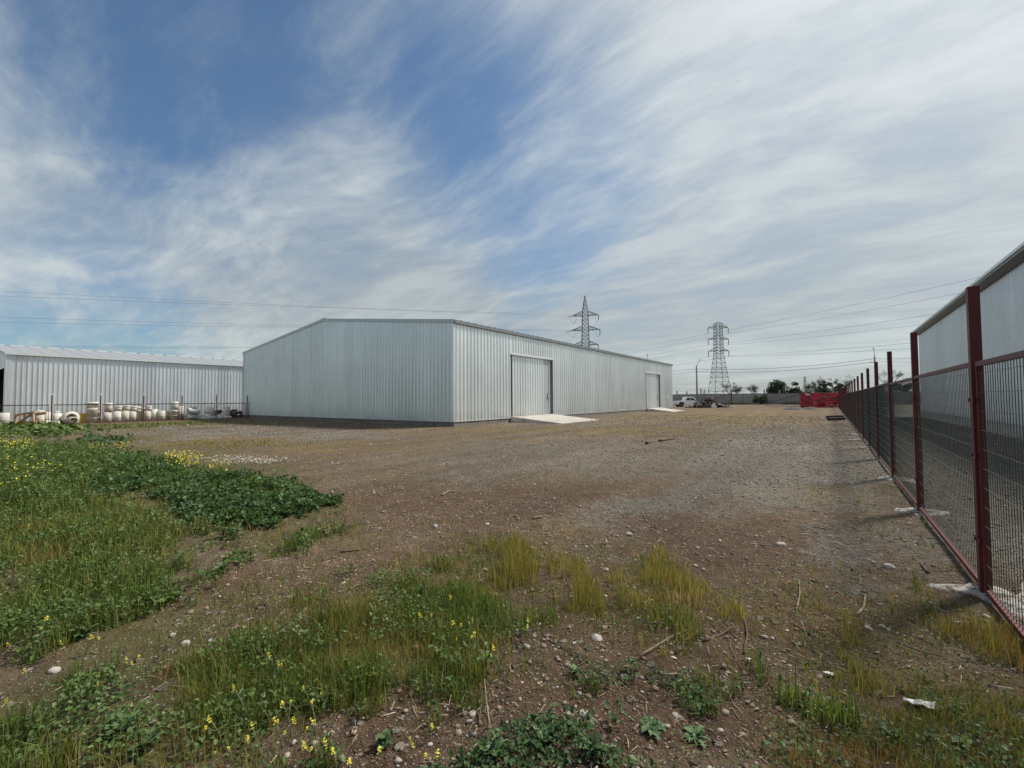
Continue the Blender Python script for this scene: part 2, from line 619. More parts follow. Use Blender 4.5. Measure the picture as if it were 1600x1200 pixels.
def zones(x, y):
    """surface cover of the yard as surveyed: weights of red dirt, grey gravel, ochre stubble, green tint"""
    u, v = photo_uv(x, y)
    dist = np.hypot(x, y)
    k1 = fbm(x/1.3, y/1.3, 4, 21)-0.5
    k2 = fbm(x/1.3+31, y/1.3+17, 4, 33)-0.5
    sc = np.clip(v-600, 8, 600)
    u2 = u+k1*sc*1.1
    v2 = v+k2*sc*0.42
    E = lambda *a, **kw: soft_ell(u2, v2, *a, **kw)
    red = np.maximum.reduce([E(720, 800, 330, 45, 0), E(1150, 840, 260, 50, 8), E(900, 960, 420, 130, 0)*0.8, E(480, 960, 240, 90, -15),
                             E(880, 1110, 260, 90, 0), E(440, 710, 240, 22, 0)*0.45, E(620, 1160, 120, 60, 0)*0.7])
    gra = np.maximum.reduce([E(1230, 725, 170, 60, 0), E(900, 715, 300, 34, 0)*0.55, E(1080, 770, 200, 26, -18)*0.9, E(1000, 660, 330, 10, 0)*0.5,
                             E(380, 677, 240, 8, 0), E(1560, 760, 170, 130, 30), E(1380, 860, 90, 60, 40)*0.6, E(30, 692, 60, 7, 0)*0.8])
    gra = np.maximum(gra, (x > 1.1)*1.0*np.clip((x-1.1)/0.5, 0, 1))
    och = np.maximum.reduce([E(380, 693, 170, 7, 0), E(880, 672, 240, 6, 0)*0.9, E(1130, 655, 190, 7, 0)*0.8, E(500, 705, 260, 7, 0)*0.5, E(700, 690, 200, 6, 0)*0.4,
                             E(1270, 762, 70, 10, 0)*0.7, E(820, 880, 90, 50, 0)*0.5, E(1060, 930, 90, 60, 20)*0.5, E(1350, 1040, 160, 90, 20)*0.5, E(1520, 1010, 120, 60, 30)*0.6,
                             E(1180, 645, 120, 5, 0)*0.6])
    grn = np.maximum.reduce([E(60, 672, 160, 7, 0), E(230, 663, 220, 4, 0), E(110, 830, 190, 140, 25), E(320, 765, 220, 60, 14), E(160, 700, 90, 12, 0)*0.8,
                             E(300, 1080, 330, 110, -15)*0.8, E(640, 980, 170, 90, -10)*0.6, E(1450, 1150, 260, 70, 0)*0.6])
    far = dist > 115
    grn = np.where(far, 0.7, grn)
    back = (v > 1250) | (u < -60) | (u > 1660)
    grn = np.where(back & ~far & (x < 1.0), np.maximum(grn, np.clip(fbm(x/3, y/3, 3, 71)*2.2-0.8, 0, 1)), grn)
    return np.stack([red, gra, och, grn], -1)


def build_ground():
    head = math.pi/2+YAW
    a_in = np.arange(-66, 66.01, 0.30)
    a_out = np.arange(70, 290.01, 4.0)
    ang = np.radians(np.concatenate([a_in, a_out])) + head
    rr = [0.35]
    while rr[-1] < 1.2:
        rr.append(rr[-1]*1.05)
    while rr[-1] < 15:
        rr.append(rr[-1]*1.0095)
    while rr[-1] < 160:
        rr.append(rr[-1]*1.022)
    while rr[-1] < 6000:
        rr.append(rr[-1]*1.25)
    rr = np.array(rr)
    A, Rr = np.meshgrid(ang, rr)
    X, Y = Rr*np.cos(A), Rr*np.sin(A)
    Z = hgt(X, Y)
    na, nr = len(ang), len(rr)
    V = np.stack([X.ravel(), Y.ravel(), Z.ravel()], -1)
    V = np.vstack([V, [[0, 0, float(Z[0].mean())]]])
    i, j = np.meshgrid(np.arange(nr-1), np.arange(na), indexing='ij')
    jn = (j+1) % na
    q = np.stack([i*na+j, (i+1)*na+j, (i+1)*na+jn, i*na+jn], -1).reshape(-1, 4)
    me = D.meshes.new('ground')
    nv = len(V)
    jj = np.arange(na)
    tri = np.stack([np.full(na, nv-1), jj, (jj+1) % na], -1)
    me.vertices.add(nv)
    me.vertices.foreach_set('co', V.astype(np.float32).ravel())
    loops = np.concatenate([q.ravel(), tri.ravel()]).astype(np.int32)
    me.loops.add(len(loops))
    me.loops.foreach_set('vertex_index', loops)
    st = np.concatenate([np.arange(len(q))*4, len(q)*4+np.arange(na)*3]).astype(np.int32)
    me.polygons.add(len(q)+na)
    me.polygons.foreach_set('loop_start', st)
    me.update(calc_edges=True)
    me.polygons.foreach_set('use_smooth', np.ones(len(q)+na, bool))
    z4 = zones(V[:, 0], V[:, 1]).astype(np.float32)
    at = me.color_attributes.new('zone', 'FLOAT_COLOR', 'POINT')
    c = np.ones((nv, 4), np.float32)
    c[:, :3] = z4[:, :3]
    at.data.foreach_set('color', c.ravel())
    at2 = me.color_attributes.new('zone_green', 'FLOAT_COLOR', 'POINT')
    c2 = np.ones((nv, 4), np.float32)
    c2[:, 0] = z4[:, 3]
    at2.data.foreach_set('color', c2.ravel())
    mt, k, bs = mat_base('yard soil')
    pos = k.n('ShaderNodeNewGeometry').outputs['Position']
    zc_ = k.n('ShaderNodeSeparateColor', i_0=k.n('ShaderNodeVertexColor', layer_name='zone').outputs[0]).outputs
    gz = k.n('ShaderNodeSeparateColor', i_0=k.n('ShaderNodeVertexColor', layer_name='zone_green').outputs[0]).outputs[0]
    n1 = k.noise(pos, 1.7, 6, 0.65)
    n2 = k.noise(pos, 14, 6, 0.7)
    n3 = k.noise(pos, 75, 4, 0.7)
    n0 = k.noise(pos, 0.22, 5, 0.6)
    brown = k.mix(n2, (0.070, 0.048, 0.029), (0.252, 0.184, 0.118))  # wide dark-to-light spans put part of the relief contrast into the soil colours
    redd = k.mix(n2, (0.062, 0.037, 0.022), (0.205, 0.132, 0.084))
    grav = k.mix(n2, (0.076, 0.069, 0.056), (0.290, 0.262, 0.212))
    ochr = k.mix(n2, (0.115, 0.082, 0.032), (0.265, 0.192, 0.080))
    gree = k.mix(n2, (0.062, 0.066, 0.022), (0.165, 0.152, 0.055))
    wob = k.ramp(n1, 0.3, 0.7, -0.28, 0.28)
    fine = k.ramp(n2, 0.3, 0.7, -0.22, 0.22)
    wf = k.math('ADD', wob, fine)

    def wgt(zv):
        return k.ramp(k.math('ADD', zv, k.math('MULTIPLY', wf, k.ramp(zv, 0.0, 0.25))), 0.12, 0.88)
    c = k.mix(wgt(zc_[0]), brown, redd)
    c = k.mix(wgt(zc_[1]), c, grav)
    c = k.mix(k.math('MULTIPLY', wgt(zc_[2]), 0.85), c, ochr)
    c = k.mix(k.math('MULTIPLY', wgt(gz), 0.75), c, gree)
    # crumbs and grit
    vor = k.n('ShaderNodeTexVoronoi', i_Vector=pos, i_Scale=34.0)
    vd, vc = vor.outputs['Distance'], vor.outputs['Color']
    vs_ = k.n('ShaderNodeSeparateColor', i_0=vc).outputs
    grit = k.math('MULTIPLY', k.ramp(vd, 0.42, 0.25), k.math('GREATER_THAN', vs_[0], k.ramp(zc_[1], 0, 1, 0.72, 0.45, 'LINEAR')))
    c = k.mix(k.math('MULTIPLY', grit, 0.85), c, k.mix(vs_[1], (0.08, 0.07, 0.058), (0.50, 0.45, 0.385)))
    vor2 = k.n('ShaderNodeTexVoronoi', i_Vector=pos, i_Scale=11.0)
    v2s = k.n('ShaderNodeSeparateColor', i_0=vor2.outputs['Color']).outputs
    cob = k.math('MULTIPLY', k.ramp(vor2.outputs['Distance'], 0.36, 0.22), k.math('GREATER_THAN', v2s[0], 0.80))
    c = k.mix(k.math('MULTIPLY', cob, 0.7), c, k.mix(v2s[1], (0.10, 0.088, 0.075), (0.48, 0.43, 0.37)))
    mot = k.ramp(n0, 0.3, 0.7, 0.86, 1.14)
    n4 = k.noise(pos, 5.5, 5, 0.7)
    trk_ = k.n('ShaderNodeMapping', i_Vector=pos)
    trk_.inputs['Rotation'].default_value = (0, 0, R(24))
    trk_.inputs['Scale'].default_value = (0.85, 0.07, 1)
    mot = k.math('MULTIPLY', mot, k.ramp(k.noise(trk_.outputs[0], 1.0, 4, 0.6), 0.35, 0.65, 0.86, 1.12))
    mot = k.math('MULTIPLY', mot, k.ramp(n3, 0.25, 0.75, 0.62, 1.38))  # grain contrast deepened in the colour, standing in for relief shading
    mot = k.math('MULTIPLY', mot, k.ramp(n4, 0.3, 0.7, 0.78, 1.2))
    c = k.mix(1.0, c, k.comb(mot, mot, mot), 'MULTIPLY')
    k.put(bs.inputs['Base Color'], c)
    bs.inputs['Roughness'].default_value = 0.95
    bs.inputs['Specular IOR Level'].default_value = 0.15
    hh = k.math('ADD', k.math('MULTIPLY', n2, 0.9), k.math('MULTIPLY', n3, 0.35))
    hh = k.math('ADD', hh, k.math('MULTIPLY', grit, 0.45))
    hh = k.math('ADD', hh, k.math('MULTIPLY', cob, 0.8))
    b = k.n('ShaderNodeBump', i_Strength=1.0, i_Distance=0.07, i_Height=hh)
    k.put(bs.inputs['Normal'], b.outputs[0])
    me.materials.append(mt)
    o = D.objects.new('ground', me)
    COL.objects.link(o)
    tag(o, kind='structure')


build_ground()


# ------------------------------------------------------------------ warehouses
def ribbed(mb, p0, along, normal, length, zb, zt, pitch=0.33, h=0.038, rib=0.10, start=0.0):
    """trapezoid sheet wall from p0 running `along`; zb, zt are functions of the distance"""
    ax, ay = along
    nx, ny = normal
    prof = []
    t = start
    while t < length-1e-6:
        for dt, hh in ((0, 0), (pitch-rib, 0), (pitch-rib*0.70, h), (pitch-rib*0.30, h)):
            if t+dt < length:
                prof.append((t+dt, hh))
        t += pitch
    prof.append((length, 0.0))
    vs, fs = [], []
    for t, hh in prof:
        x, y = p0[0]+ax*t+nx*hh, p0[1]+ay*t+ny*hh
        vs += [(x, y, zb(t)), (x, y, zt(t))]
    for i in range(len(prof)-1):
        fs.append((2*i, 2*i+2, 2*i+3, 2*i+1))
    mb.add(vs, fs)


def roof_slope(mb, xa, za, xb, zb, y0, y1, pitch, h=0.035, rib=0.10):
    """roof sheet from eave (xa,za) to ridge (xb,zb), ribs running up the slope"""
    prof = []
    t = 0.0
    L = y1-y0
    while t < L-1e-6:
        for dt, hh in ((0, 0), (pitch-rib, 0), (pitch-rib*0.7, h), (pitch-rib*0.3, h)):
            if t+dt < L:
                prof.append((t+dt, hh))
        t += pitch
    prof.append((L, 0))
    vs, fs = [], []
    for t, hh in prof:
        vs += [(xa, y0+t, za+hh), (xb, y0+t, zb+hh)]
    for i in range(len(prof)-1):
        fs.append((2*i, 2*i+2, 2*i+3, 2*i+1))
    mb.add(vs, fs)


# ---- the large warehouse in the middle
X1, Y0, WID, LEN = -18.0, 18.77, 28.0, 44.1
X0, Y1 = X1-WID, Y0+LEN
XM = (X0+X1)/2
EAVE, APEX, PL = 6.25, 7.89, 0.31
wh = empty('warehouse', (X1, Y0, 0), 0, 'large new zinc clad warehouse with low gable and two big doors, in mid yard', 'warehouse', 'zinc clad warehouses')
inv = Matrix.Translation((-X1, -Y0, 0))


def wpart(mb, name, mat, parent=wh, smooth=False, bevel=0):
    o = mb.build(name, mat, parent, smooth, None, bevel, fix=False)
    if parent == wh:
        o.location = (-X1, -Y0, 0)
    return o


def gable_z(x):
    return APEX-(APEX-EAVE)*abs(x-XM)/(WID/2)


mb = MB()
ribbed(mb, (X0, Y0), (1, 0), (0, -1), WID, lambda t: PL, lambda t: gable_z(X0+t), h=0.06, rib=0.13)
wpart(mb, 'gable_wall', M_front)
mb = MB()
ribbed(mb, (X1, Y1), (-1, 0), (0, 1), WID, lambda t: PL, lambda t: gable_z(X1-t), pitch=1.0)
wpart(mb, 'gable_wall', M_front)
DOORS = ((24.55, 30.2), (52.05, 57.5))
DZ0, DZ1 = 0.40, 4.72
mb = MB()
segs = [(Y0, DOORS[0][0], PL, EAVE), (DOORS[0][0], DOORS[0][1], DZ1, EAVE), (DOORS[0][1], DOORS[1][0], PL, EAVE), (DOORS[1][0], DOORS[1][1], DZ1, EAVE), (DOORS[1][1], Y1, PL, EAVE)]
for a, b, z0, z1 in segs:
    k0 = math.floor((a-Y0)/0.33)*0.33-(a-Y0)
    # keep the ribs in step from one stretch to the next
    prof_start = 0.0
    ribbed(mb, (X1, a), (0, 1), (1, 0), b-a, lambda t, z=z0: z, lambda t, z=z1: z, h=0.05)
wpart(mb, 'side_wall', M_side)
mb = MB()
ribbed(mb, (X0, Y1), (0, -1), (-1, 0), LEN, lambda t: PL, lambda t: EAVE, pitch=0.66)
wpart(mb, 'side_wall', M_side)
mb = MB()
roof_slope(mb, X1+0.14, EAVE+0.10, XM, APEX+0.12, Y0-0.06, Y1+0.06, 0.66)
roof_slope(mb, X0-0.14, EAVE+0.10, XM, APEX+0.12, Y0-0.06, Y1+0.06, 0.66)
wpart(mb, 'roof', M_trim)
for sx in (-1, 1):    # rake trims on the gables
    xe = XM+sx*(WID/2+0.14)
    for yy in (Y0-0.055, Y1+0.055):
        mb = MB()
        mb.bar((xe, yy, EAVE+0.02), (XM, yy, APEX+0.045), 0.035, 0.20, (0, 0, 1))
        wpart(mb, 'rake_trim', M_trim)
for sx in (-1, 1):
    mb = MB()
    xe = XM+sx*(WID/2)
    mb.prism([(xe+sx*0.045, EAVE-0.10), (xe+sx*0.17, EAVE-0.10), (xe+sx*0.17, EAVE+0.085), (xe+sx*0.045, EAVE+0.075)], Y0-0.03, Y1+0.03)
    wpart(mb, 'eave_gutter', M_gutter)
mb = MB()
mb.bar((XM, Y0-0.05, APEX+0.16), (XM, Y1+0.05, APEX+0.16), 0.5, 0.03)
wpart(mb, 'ridge_cap', M_trim)
for x, y, sx, sy in ((X1, Y0, 1, -1), (X0, Y0, -1, -1), (X1, Y1, 1, 1), (X0, Y1, -1, 1)):
    mb = MB()
    mb.box((min(x, x+sx*0.047), min(y+sy*0.047, y-sy*0.13), PL-0.015), (max(x, x+sx*0.047), max(y+sy*0.047, y-sy*0.13), EAVE-0.11))
    mb.box((min(x-sx*0.13, x), min(y, y+sy*0.047), PL-0.015), (max(x-sx*0.13, x), max(y, y+sy*0.047), EAVE-0.11))
    wpart(mb, 'corner_flashing', M_side if sy < 0 and sx > 0 else M_trim)
# base flashing: a thin light drip edge under the sheets
for nm, a, b in (('s', (X1-0.01, Y0, PL-0.03), (X1+0.05, DOORS[0][0], PL-0.004)), ('s', (X1-0.01, DOORS[0][1], PL-0.03), (X1+0.05, DOORS[1][0], PL-0.004)),
                 ('s', (X1-0.01, DOORS[1][1], PL-0.03), (X1+0.05, Y1, PL-0.004)), ('s', (X0, Y0-0.05, PL-0.03), (X1, Y0+0.01, PL-0.004))):
    mb = MB()
    mb.box(a, b)
    wpart(mb, 'drip_edge', M_trim_light)
# plinth of rough cast concrete, a lumpy face
mb = MB()
n = 90
for i in range(n):
    x0, x1 = X0+WID*i/n, X0+WID*(i+1)/n
    d0, d1 = [-0.02-0.05*float(vnoise(np.array(i+e)*0.8, np.array(0.0), 41)) for e in (0, 1)]
    mb.add([(x0, Y0-0.02+d0, -0.1), (x1, Y0-0.02+d1, -0.1), (x1, Y0+0.02+d1*0.4, PL-0.03), (x0, Y0+0.02+d0*0.4, PL-0.03), (x1, Y0+0.4, PL-0.03), (x0, Y0+0.4, PL-0.03)],
           [(0, 1, 2, 3), (3, 2, 4, 5)])
n = 130
for i in range(n):
    y0, y1 = Y0+LEN*i/n, Y0+LEN*(i+1)/n
    d0, d1 = [0.02+0.04*float(vnoise(np.array(i+e)*0.8, np.array(0.0), 43)) for e in (0, 1)]
    mb.add([(X1+d0, y0, -0.1), (X1+d1, y1, -0.1), (X1-0.02+d1*0.4, y1, PL-0.03), (X1-0.02+d0*0.4, y0, PL-0.03), (X1-0.4, y1, PL-0.03), (X1-0.4, y0, PL-0.03)],
           [(0, 1, 2, 3), (3, 2, 4, 5)])
wpart(mb, 'plinth', M_plinth)
for di, (a, b) in enumerate(DOORS):
    dr = empty('door', (X1, a, 0))
    dr.parent = wh
    dr.matrix_parent_inverse = inv
    L = b-a

    def dpart(mbx, name, mat):
        return mbx.build(name, mat, dr, fix=True)
    flat = 1.15
    mb = MB()
    ribbed(mb, (-0.13, 0.05), (0, 1), (1, 0), L-flat-0.05, lambda t: DZ0+0.03, lambda t: DZ1-0.02)
    o = mb.build('ribbed_leaf', M_side, dr, fix=False)
    mb = MB()
    mb.box((-0.16, L-flat, DZ0+0.03), (-0.125, L-0.42, DZ1-0.02))
    dpart(mb, 'flat_leaf', M_flat)
    mb = MB()
    mb.box((-0.17, L-0.415, DZ0+0.03), (-0.135, L-0.06, DZ1-0.02))
    dpart(mb, 'flat_leaf', M_flat)
    mb = MB()
    mb.box((-0.12, L-0.44, DZ0+0.03), (-0.085, L-0.36, DZ1-0.02))
    dpart(mb, 'meeting_strip', M_trim_light)
    mb = MB()
    mb.box((-0.12, L-0.68, 1.72), (-0.04, L-0.34, 1.84))
    mb.box((-0.12, L-0.62, 1.84), (-0.05, L-0.40, 2.08))
    mb.tube([(-0.03, L-0.54, 1.74), (-0.03, L-0.54, 1.56)], 0.03, 6)
    dpart(mb, 'lock', M_trim)
    mb = MB()
    mb.box((-0.14, -0.16, DZ1), (0.09, L+0.10, DZ1+0.10))
    mb.box((0.05, -0.16, DZ1+0.10), (0.062, L+0.10, DZ1+0.17))
    dpart(mb, 'header', M_trim_light)
    mb = MB()
    mb.box((-0.2, 0.0, DZ0), (0.045, 0.05, DZ1))
    dpart(mb, 'jamb', M_black)
    mb = MB()
    mb.box((-0.2, L-0.03, DZ0), (0.035, L, DZ1))
    dpart(mb, 'jamb', M_gutter)
    mb = MB()
    mb.box((-0.5, 0.0, 0.0), (-0.03, L, DZ0+0.015))
    dpart(mb, 'sill', M_conc)
for y in (60.4,):
    mb = MB()
    mb.box((X1+0.04, y, 1.55), (X1+0.11, y+0.22, 2.0))
    wpart(mb, 'meter_box', M_white)
mb = MB()
mb.tube([(X1-1.0, 55.7, EAVE+0.1), (X1-1.0, 55.7, EAVE+0.95)], 0.045, 6)
mb.tube([(X1-1.0, 55.7, EAVE+0.95), (X1-1.0, 55.7, EAVE+1.1)], 0.09, 6)
wpart(mb, 'roof_vent', M_trim)

# ramps
for (a, b), xo, lab in zip(((24.42, 30.1), (52.0, 57.3)), (-14.0, -14.9),
                           ('pale concrete ramp sloping down from the nearer big warehouse door', 'pale concrete ramp at the farther warehouse door, seen very flat')):
    mb = MB()
    xs = X1+0.052
    v = [(xs, a, -0.05), (xo+0.1, a, -0.05), (xo+0.1, a, 0.035), (xs, a, DZ0+0.01), (xs, b, -0.05), (xo, b, -0.05), (xo, b, 0.035), (xs, b, DZ0+0.01)]
    mb.add(v, [(0, 1, 2, 3), (7, 6, 5, 4), (3, 2, 6, 7), (1, 5, 6, 2), (0, 3, 7, 4)])
    mb.add([(xs, a-0.05, -0.05), (xo, a-0.05, -0.05), (xo, a-0.05, 0.02), (xs, a-0.05, DZ0-0.04), (xs, a-0.004, -0.05), (xo, a-0.004, -0.05), (xo, a-0.004, 0.02), (xs, a-0.004, DZ0-0.04)],
           [(0, 1, 2, 3), (3, 2, 6, 7)])
    tag(mb.build('concrete_ramp', M_conc), lab, 'ramp', 'concrete ramps at the warehouse doors')

# ---- the warehouse on the left
LX1, LY0, LW, LL = -50.0, 4.0, 20.0, 44.0
LX0, LY1, LXM = LX1-LW, LY0+LL, LX1-LW/2
LE, LA = 5.28, 6.60
lw = empty('warehouse', (LX1, LY0, 0), 0, 'older zinc warehouse at the left edge behind the concrete pipes', 'warehouse', 'zinc clad warehouses')


def lpart(mb, name, mat):
    o = mb.build(name, mat, lw, fix=False)
    o.location = (-LX1, -LY0, 0)
    return o


mb = MB()
ribbed(mb, (LX1, LY0), (0, 1), (1, 0), LL, lambda t: 0.15, lambda t: LE, pitch=0.283, h=0.055, rib=0.09)
lpart(mb, 'side_wall', M_old)
mb = MB()
ribbed(mb, (LX0, LY1), (0, -1), (-1, 0), LL, lambda t: 0.15, lambda t: LE, pitch=0.9)
lpart(mb, 'side_wall', M_old)


def lg(x):
    return LA-(LA-LE)*abs(x-LXM)/(LW/2)


for a, b, z0 in ((LX0, LX1-8.3, 0.15), (LX1-8.3, LX1-1.55, 4.3), (LX1-1.55, LX1, 0.15)):
    mb = MB()
    ribbed(mb, (a, LY0), (1, 0), (0, -1), b-a, lambda t, z=z0: z, lambda t, a=a: lg(a+t), pitch=0.283, h=0.012)
    lpart(mb, 'gable_wall', M_old)
mb = MB()
ribbed(mb, (LX1, LY1), (-1, 0), (0, 1), LW, lambda t: 0.15, lambda t: lg(LX1-t), pitch=0.9)
lpart(mb, 'gable_wall', M_old)
mb = MB()
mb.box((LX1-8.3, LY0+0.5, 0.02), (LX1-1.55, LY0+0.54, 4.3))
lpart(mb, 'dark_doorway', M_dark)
mb = MB()
roof_slope(mb, LX1+0.16, LE+0.07, LXM, LA+0.12, LY0-0.15, LY1+0.1, 1.15, 0.025, 0.14)
roof_slope(mb, LX0-0.16, LE+0.07, LXM, LA+0.12, LY0-0.15, LY1+0.1, 1.15, 0.025, 0.14)
lpart(mb, 'roof', M_roofgrey)
mb = MB()
yy = LY0-0.2
while yy < LY1:
    mb.box((LXM-0.25, yy, LA+0.10), (LXM+0.25, yy+0.8, LA+0.23))
    yy += 1.15
lpart(mb, 'ridge_cap', M_trim_light)
mb = MB()
mb.prism([(LX1+0.05, LE-0.05), (LX1+0.24, LE-0.05), (LX1+0.24, LE+0.10), (LX1+0.05, LE+0.06)], LY0-0.15, LY1+0.1)
lpart(mb, 'eave_gutter', M_trim_light)
for sx in (-1, 1):
    mb = MB()
    mb.bar((LXM+sx*(LW/2+0.2), LY0-0.17, LE), (LXM, LY0-0.17, LA+0.05), 0.03, 0.20)
    lpart(mb, 'rake_trim', M_trim)
mb = MB()
mb.box((LX1, LY0-0.05, 0.15), (LX1+0.06, LY0+0.22, LE-0.06))
lpart(mb, 'corner_flashing', M_old)
mb = MB()
mb.box((LX1-0.3, LY0+0.02, -0.1), (LX1-0.01, LY1, 0.15))
lpart(mb, 'plinth', M_plinth)

# ---- the warehouse on the right, behind the mesh fence
RX, RY0, RY1 = 5.85, -6.0, 47.6
RE, RPL = 6.55, 0.5
rw = empty('warehouse', (RX, RY1, 0), 0, 'grey zinc warehouse wall running behind the red mesh fence at right', 'warehouse', 'zinc clad warehouses')


def rpart(mb, name, mat):
    o = mb.build(name, mat, rw, fix=False)
    o.location = (-RX, -RY1, 0)
    return o


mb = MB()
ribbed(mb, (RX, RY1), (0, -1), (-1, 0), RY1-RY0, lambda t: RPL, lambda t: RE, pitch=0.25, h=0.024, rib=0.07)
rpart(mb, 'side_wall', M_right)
yy = RY0+1.0
while yy < RY1-0.5:
    mb = MB()
    mb.box((RX-0.027, yy, RPL), (RX-0.010, yy+0.03, RE-0.02))
    rpart(mb, 'sheet_lap', M_right)
    yy += 9.0
RW = 22.0
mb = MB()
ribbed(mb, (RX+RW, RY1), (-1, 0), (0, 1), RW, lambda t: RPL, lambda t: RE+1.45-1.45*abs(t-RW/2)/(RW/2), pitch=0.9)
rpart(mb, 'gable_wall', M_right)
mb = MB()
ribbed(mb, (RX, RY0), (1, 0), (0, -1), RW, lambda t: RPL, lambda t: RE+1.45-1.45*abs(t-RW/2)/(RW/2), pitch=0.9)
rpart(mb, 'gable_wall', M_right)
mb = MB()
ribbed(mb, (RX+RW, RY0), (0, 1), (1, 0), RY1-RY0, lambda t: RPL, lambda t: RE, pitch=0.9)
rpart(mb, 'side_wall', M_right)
mb = MB()
roof_slope(mb, RX-0.38, RE+0.22, RX+RW/2, RE+1.62, RY0-0.2, RY1+0.25, 0.66)
roof_slope(mb, RX+RW+0.38, RE+0.22, RX+RW/2, RE+1.62, RY0-0.2, RY1+0.25, 0.66)
rpart(mb, 'roof', M_trim_light)
mb = MB()
mb.prism([(RX-0.42, RE+0.03), (RX-0.20, RE-0.05), (RX-0.20, RE+0.20), (RX-0.42, RE+0.22)], RY0-0.2, RY1+0.25)
rpart(mb, 'eave_gutter', M_gutter)
mb = MB()
mb.box((RX-0.455, RY0-0.2, RE+0.135), (RX-0.423, RY1+0.25, RE+0.25))
rpart(mb, 'gutter_lip', M_trim_light)
mb = MB()
mb.box((RX-0.198, RY0, RE-0.03), (RX-0.04, RY1, RE+0.02))
rpart(mb, 'soffit', M_gutter)
mb = MB()
mb.box((RX-0.03, RY0, -0.1), (RX+0.3, RY1, RPL-0.03))
rpart(mb, 'plinth', M_conc)
mb = MB()
mb.box((RX-0.06, RY0, RPL-0.028), (RX+0.01, RY1, RPL-0.006))
rpart(mb, 'drip_edge', M_trim)

# ------------------------------------------------------------------ red mesh fence on the right
FX, FS, FP = 0.967, 5.117, 3.143
RAIL, POST = 1.88, 2.50


def panel_meshes(length, top, wire_step, rows, tube=0.036, wr=0.0017):
    fr = MB()
    t = tube
    fr.box((-t/2, 0, 0.09), (t/2, t, top))
    fr.box((-t/2, length-t, 0.09), (t/2, length, top))
    fr.box((-t/2-0.002, 0.0, top-t*1.25), (t/2+0.002, length, top+0.003))
    fr.box((-t/2-0.002, 0.0, 0.05), (t/2+0.002, length, 0.09))
    wi = MB()
    y = t+wire_step*0.7
    while y < length-t:
        wi.bar((0.004, y, 0.085), (0.004, y, top-t), wr*2, wr*2)
        y += wire_step
    for k in range(rows):
        z = 0.13+(top-0.22)*k/(rows-1)
        wi.bar((-0.004, t*0.5, z), (-0.004, length-t*0.5, z), wr*1.5, wr*1.5)
    return fr.mesh('panel_frame', M_red), wi.mesh('wire_mesh', M_wire)


fence = empty('mesh_fence', (FX, FS, 0), 0, 'long dark red post and wire mesh fence running away on the right', 'fence', 'red post mesh fences')
pm = MB()
pm.box((-0.035, -0.035, -0.3), (0.035, 0.035, POST))
pm_me = pm.mesh('post', M_red)
cl = MB()
cl.box((-0.041, -0.085, 0), (-0.036, 0.085, 0.04))
cl.tube([(-0.035, 0, 0.02), (-0.052, 0, 0.02)], 0.009, 6)
cl_me = cl.mesh('clamp', M_red)
fr_me, wi_me = panel_meshes(FP-0.15, RAIL, 0.058, 12, 0.028, 0.0020)
NP = 24


def blob_disc(rx, ry, h, seed, lumps=0.3, n=30, rings=6, rough=1.3, pw=2.5):
    mbx = MB()
    vs, fs = [(0, 0, h)], []
    for i in range(1, rings+1):
        q = i/rings
        for k in range(n):
            a = 2*math.pi*k/n
            wob = 1+lumps*(float(vnoise(np.array(math.cos(a)*1.7+seed), np.array(math.sin(a)*1.7), seed))-0.5)*2
            bump = (float(vnoise(np.array(math.cos(a)*q*7+seed*3), np.array(math.sin(a)*q*7), seed+2))-0.5)*h*rough
            vs.append((rx*q*wob*math.cos(a), ry*q*wob*math.sin(a), max(-0.05, h*(1-q**pw)+bump*(1-q*0.3)) if i < rings else -0.06))
    for k in range(n):
        fs.append((0, 1+k, 1+(k+1) % n))
    for i in range(rings-1):
        for k in range(n):
            a, b = 1+i*n+k, 1+i*n+(k+1) % n
            fs.append((a, a+n, b+n, b))
    return mbx.add(vs, fs)


foot_me = [blob_disc(0.38, 0.26, 0.014, 50+s, 0.6).mesh('footing', M_mortar, True) for s in range(4)]
for k in range(-1, NP+1):
    y = FP*k
    link('post', pm_me, fence, (0, y, 0))
    if k < 8:
        for z in (0.42, 1.10, 1.55):
            link('clamp', cl_me, fence, (0, y, z))
    if k < NP:
        fo = link('panel_frame', fr_me, fence, (-0.004+random.uniform(-.006, .006), y+0.075, random.uniform(-.01, .01)), (0, random.uniform(-.004, .004), 0))
        link('wire_mesh', wi_me, fo)
    if k >= 0:
        s = random.uniform(0.8, 1.15)
        z = float(hgt(FX, FS+y))
        link('footing', foot_me[k % 4], fence, (random.uniform(-.2, 0.05) if k else 0.02, y+random.uniform(-.1, .1), z+0.012), (0, 0, random.uniform(0, 6)), (s, s, 1))
# the wide spill of mortar under the near panel
link('footing', blob_disc(0.55, 0.75, 0.03, 77, 0.45).mesh('footing', M_mortar, True), fence, (0.62, -0.15, float(hgt(FX+0.6, FS))+0.01))
link('footing', blob_disc(0.5, 0.22, 0.02, 78, 0.45).mesh('footing', M_mortar, True), fence, (1.3, 1.1, 0.01))

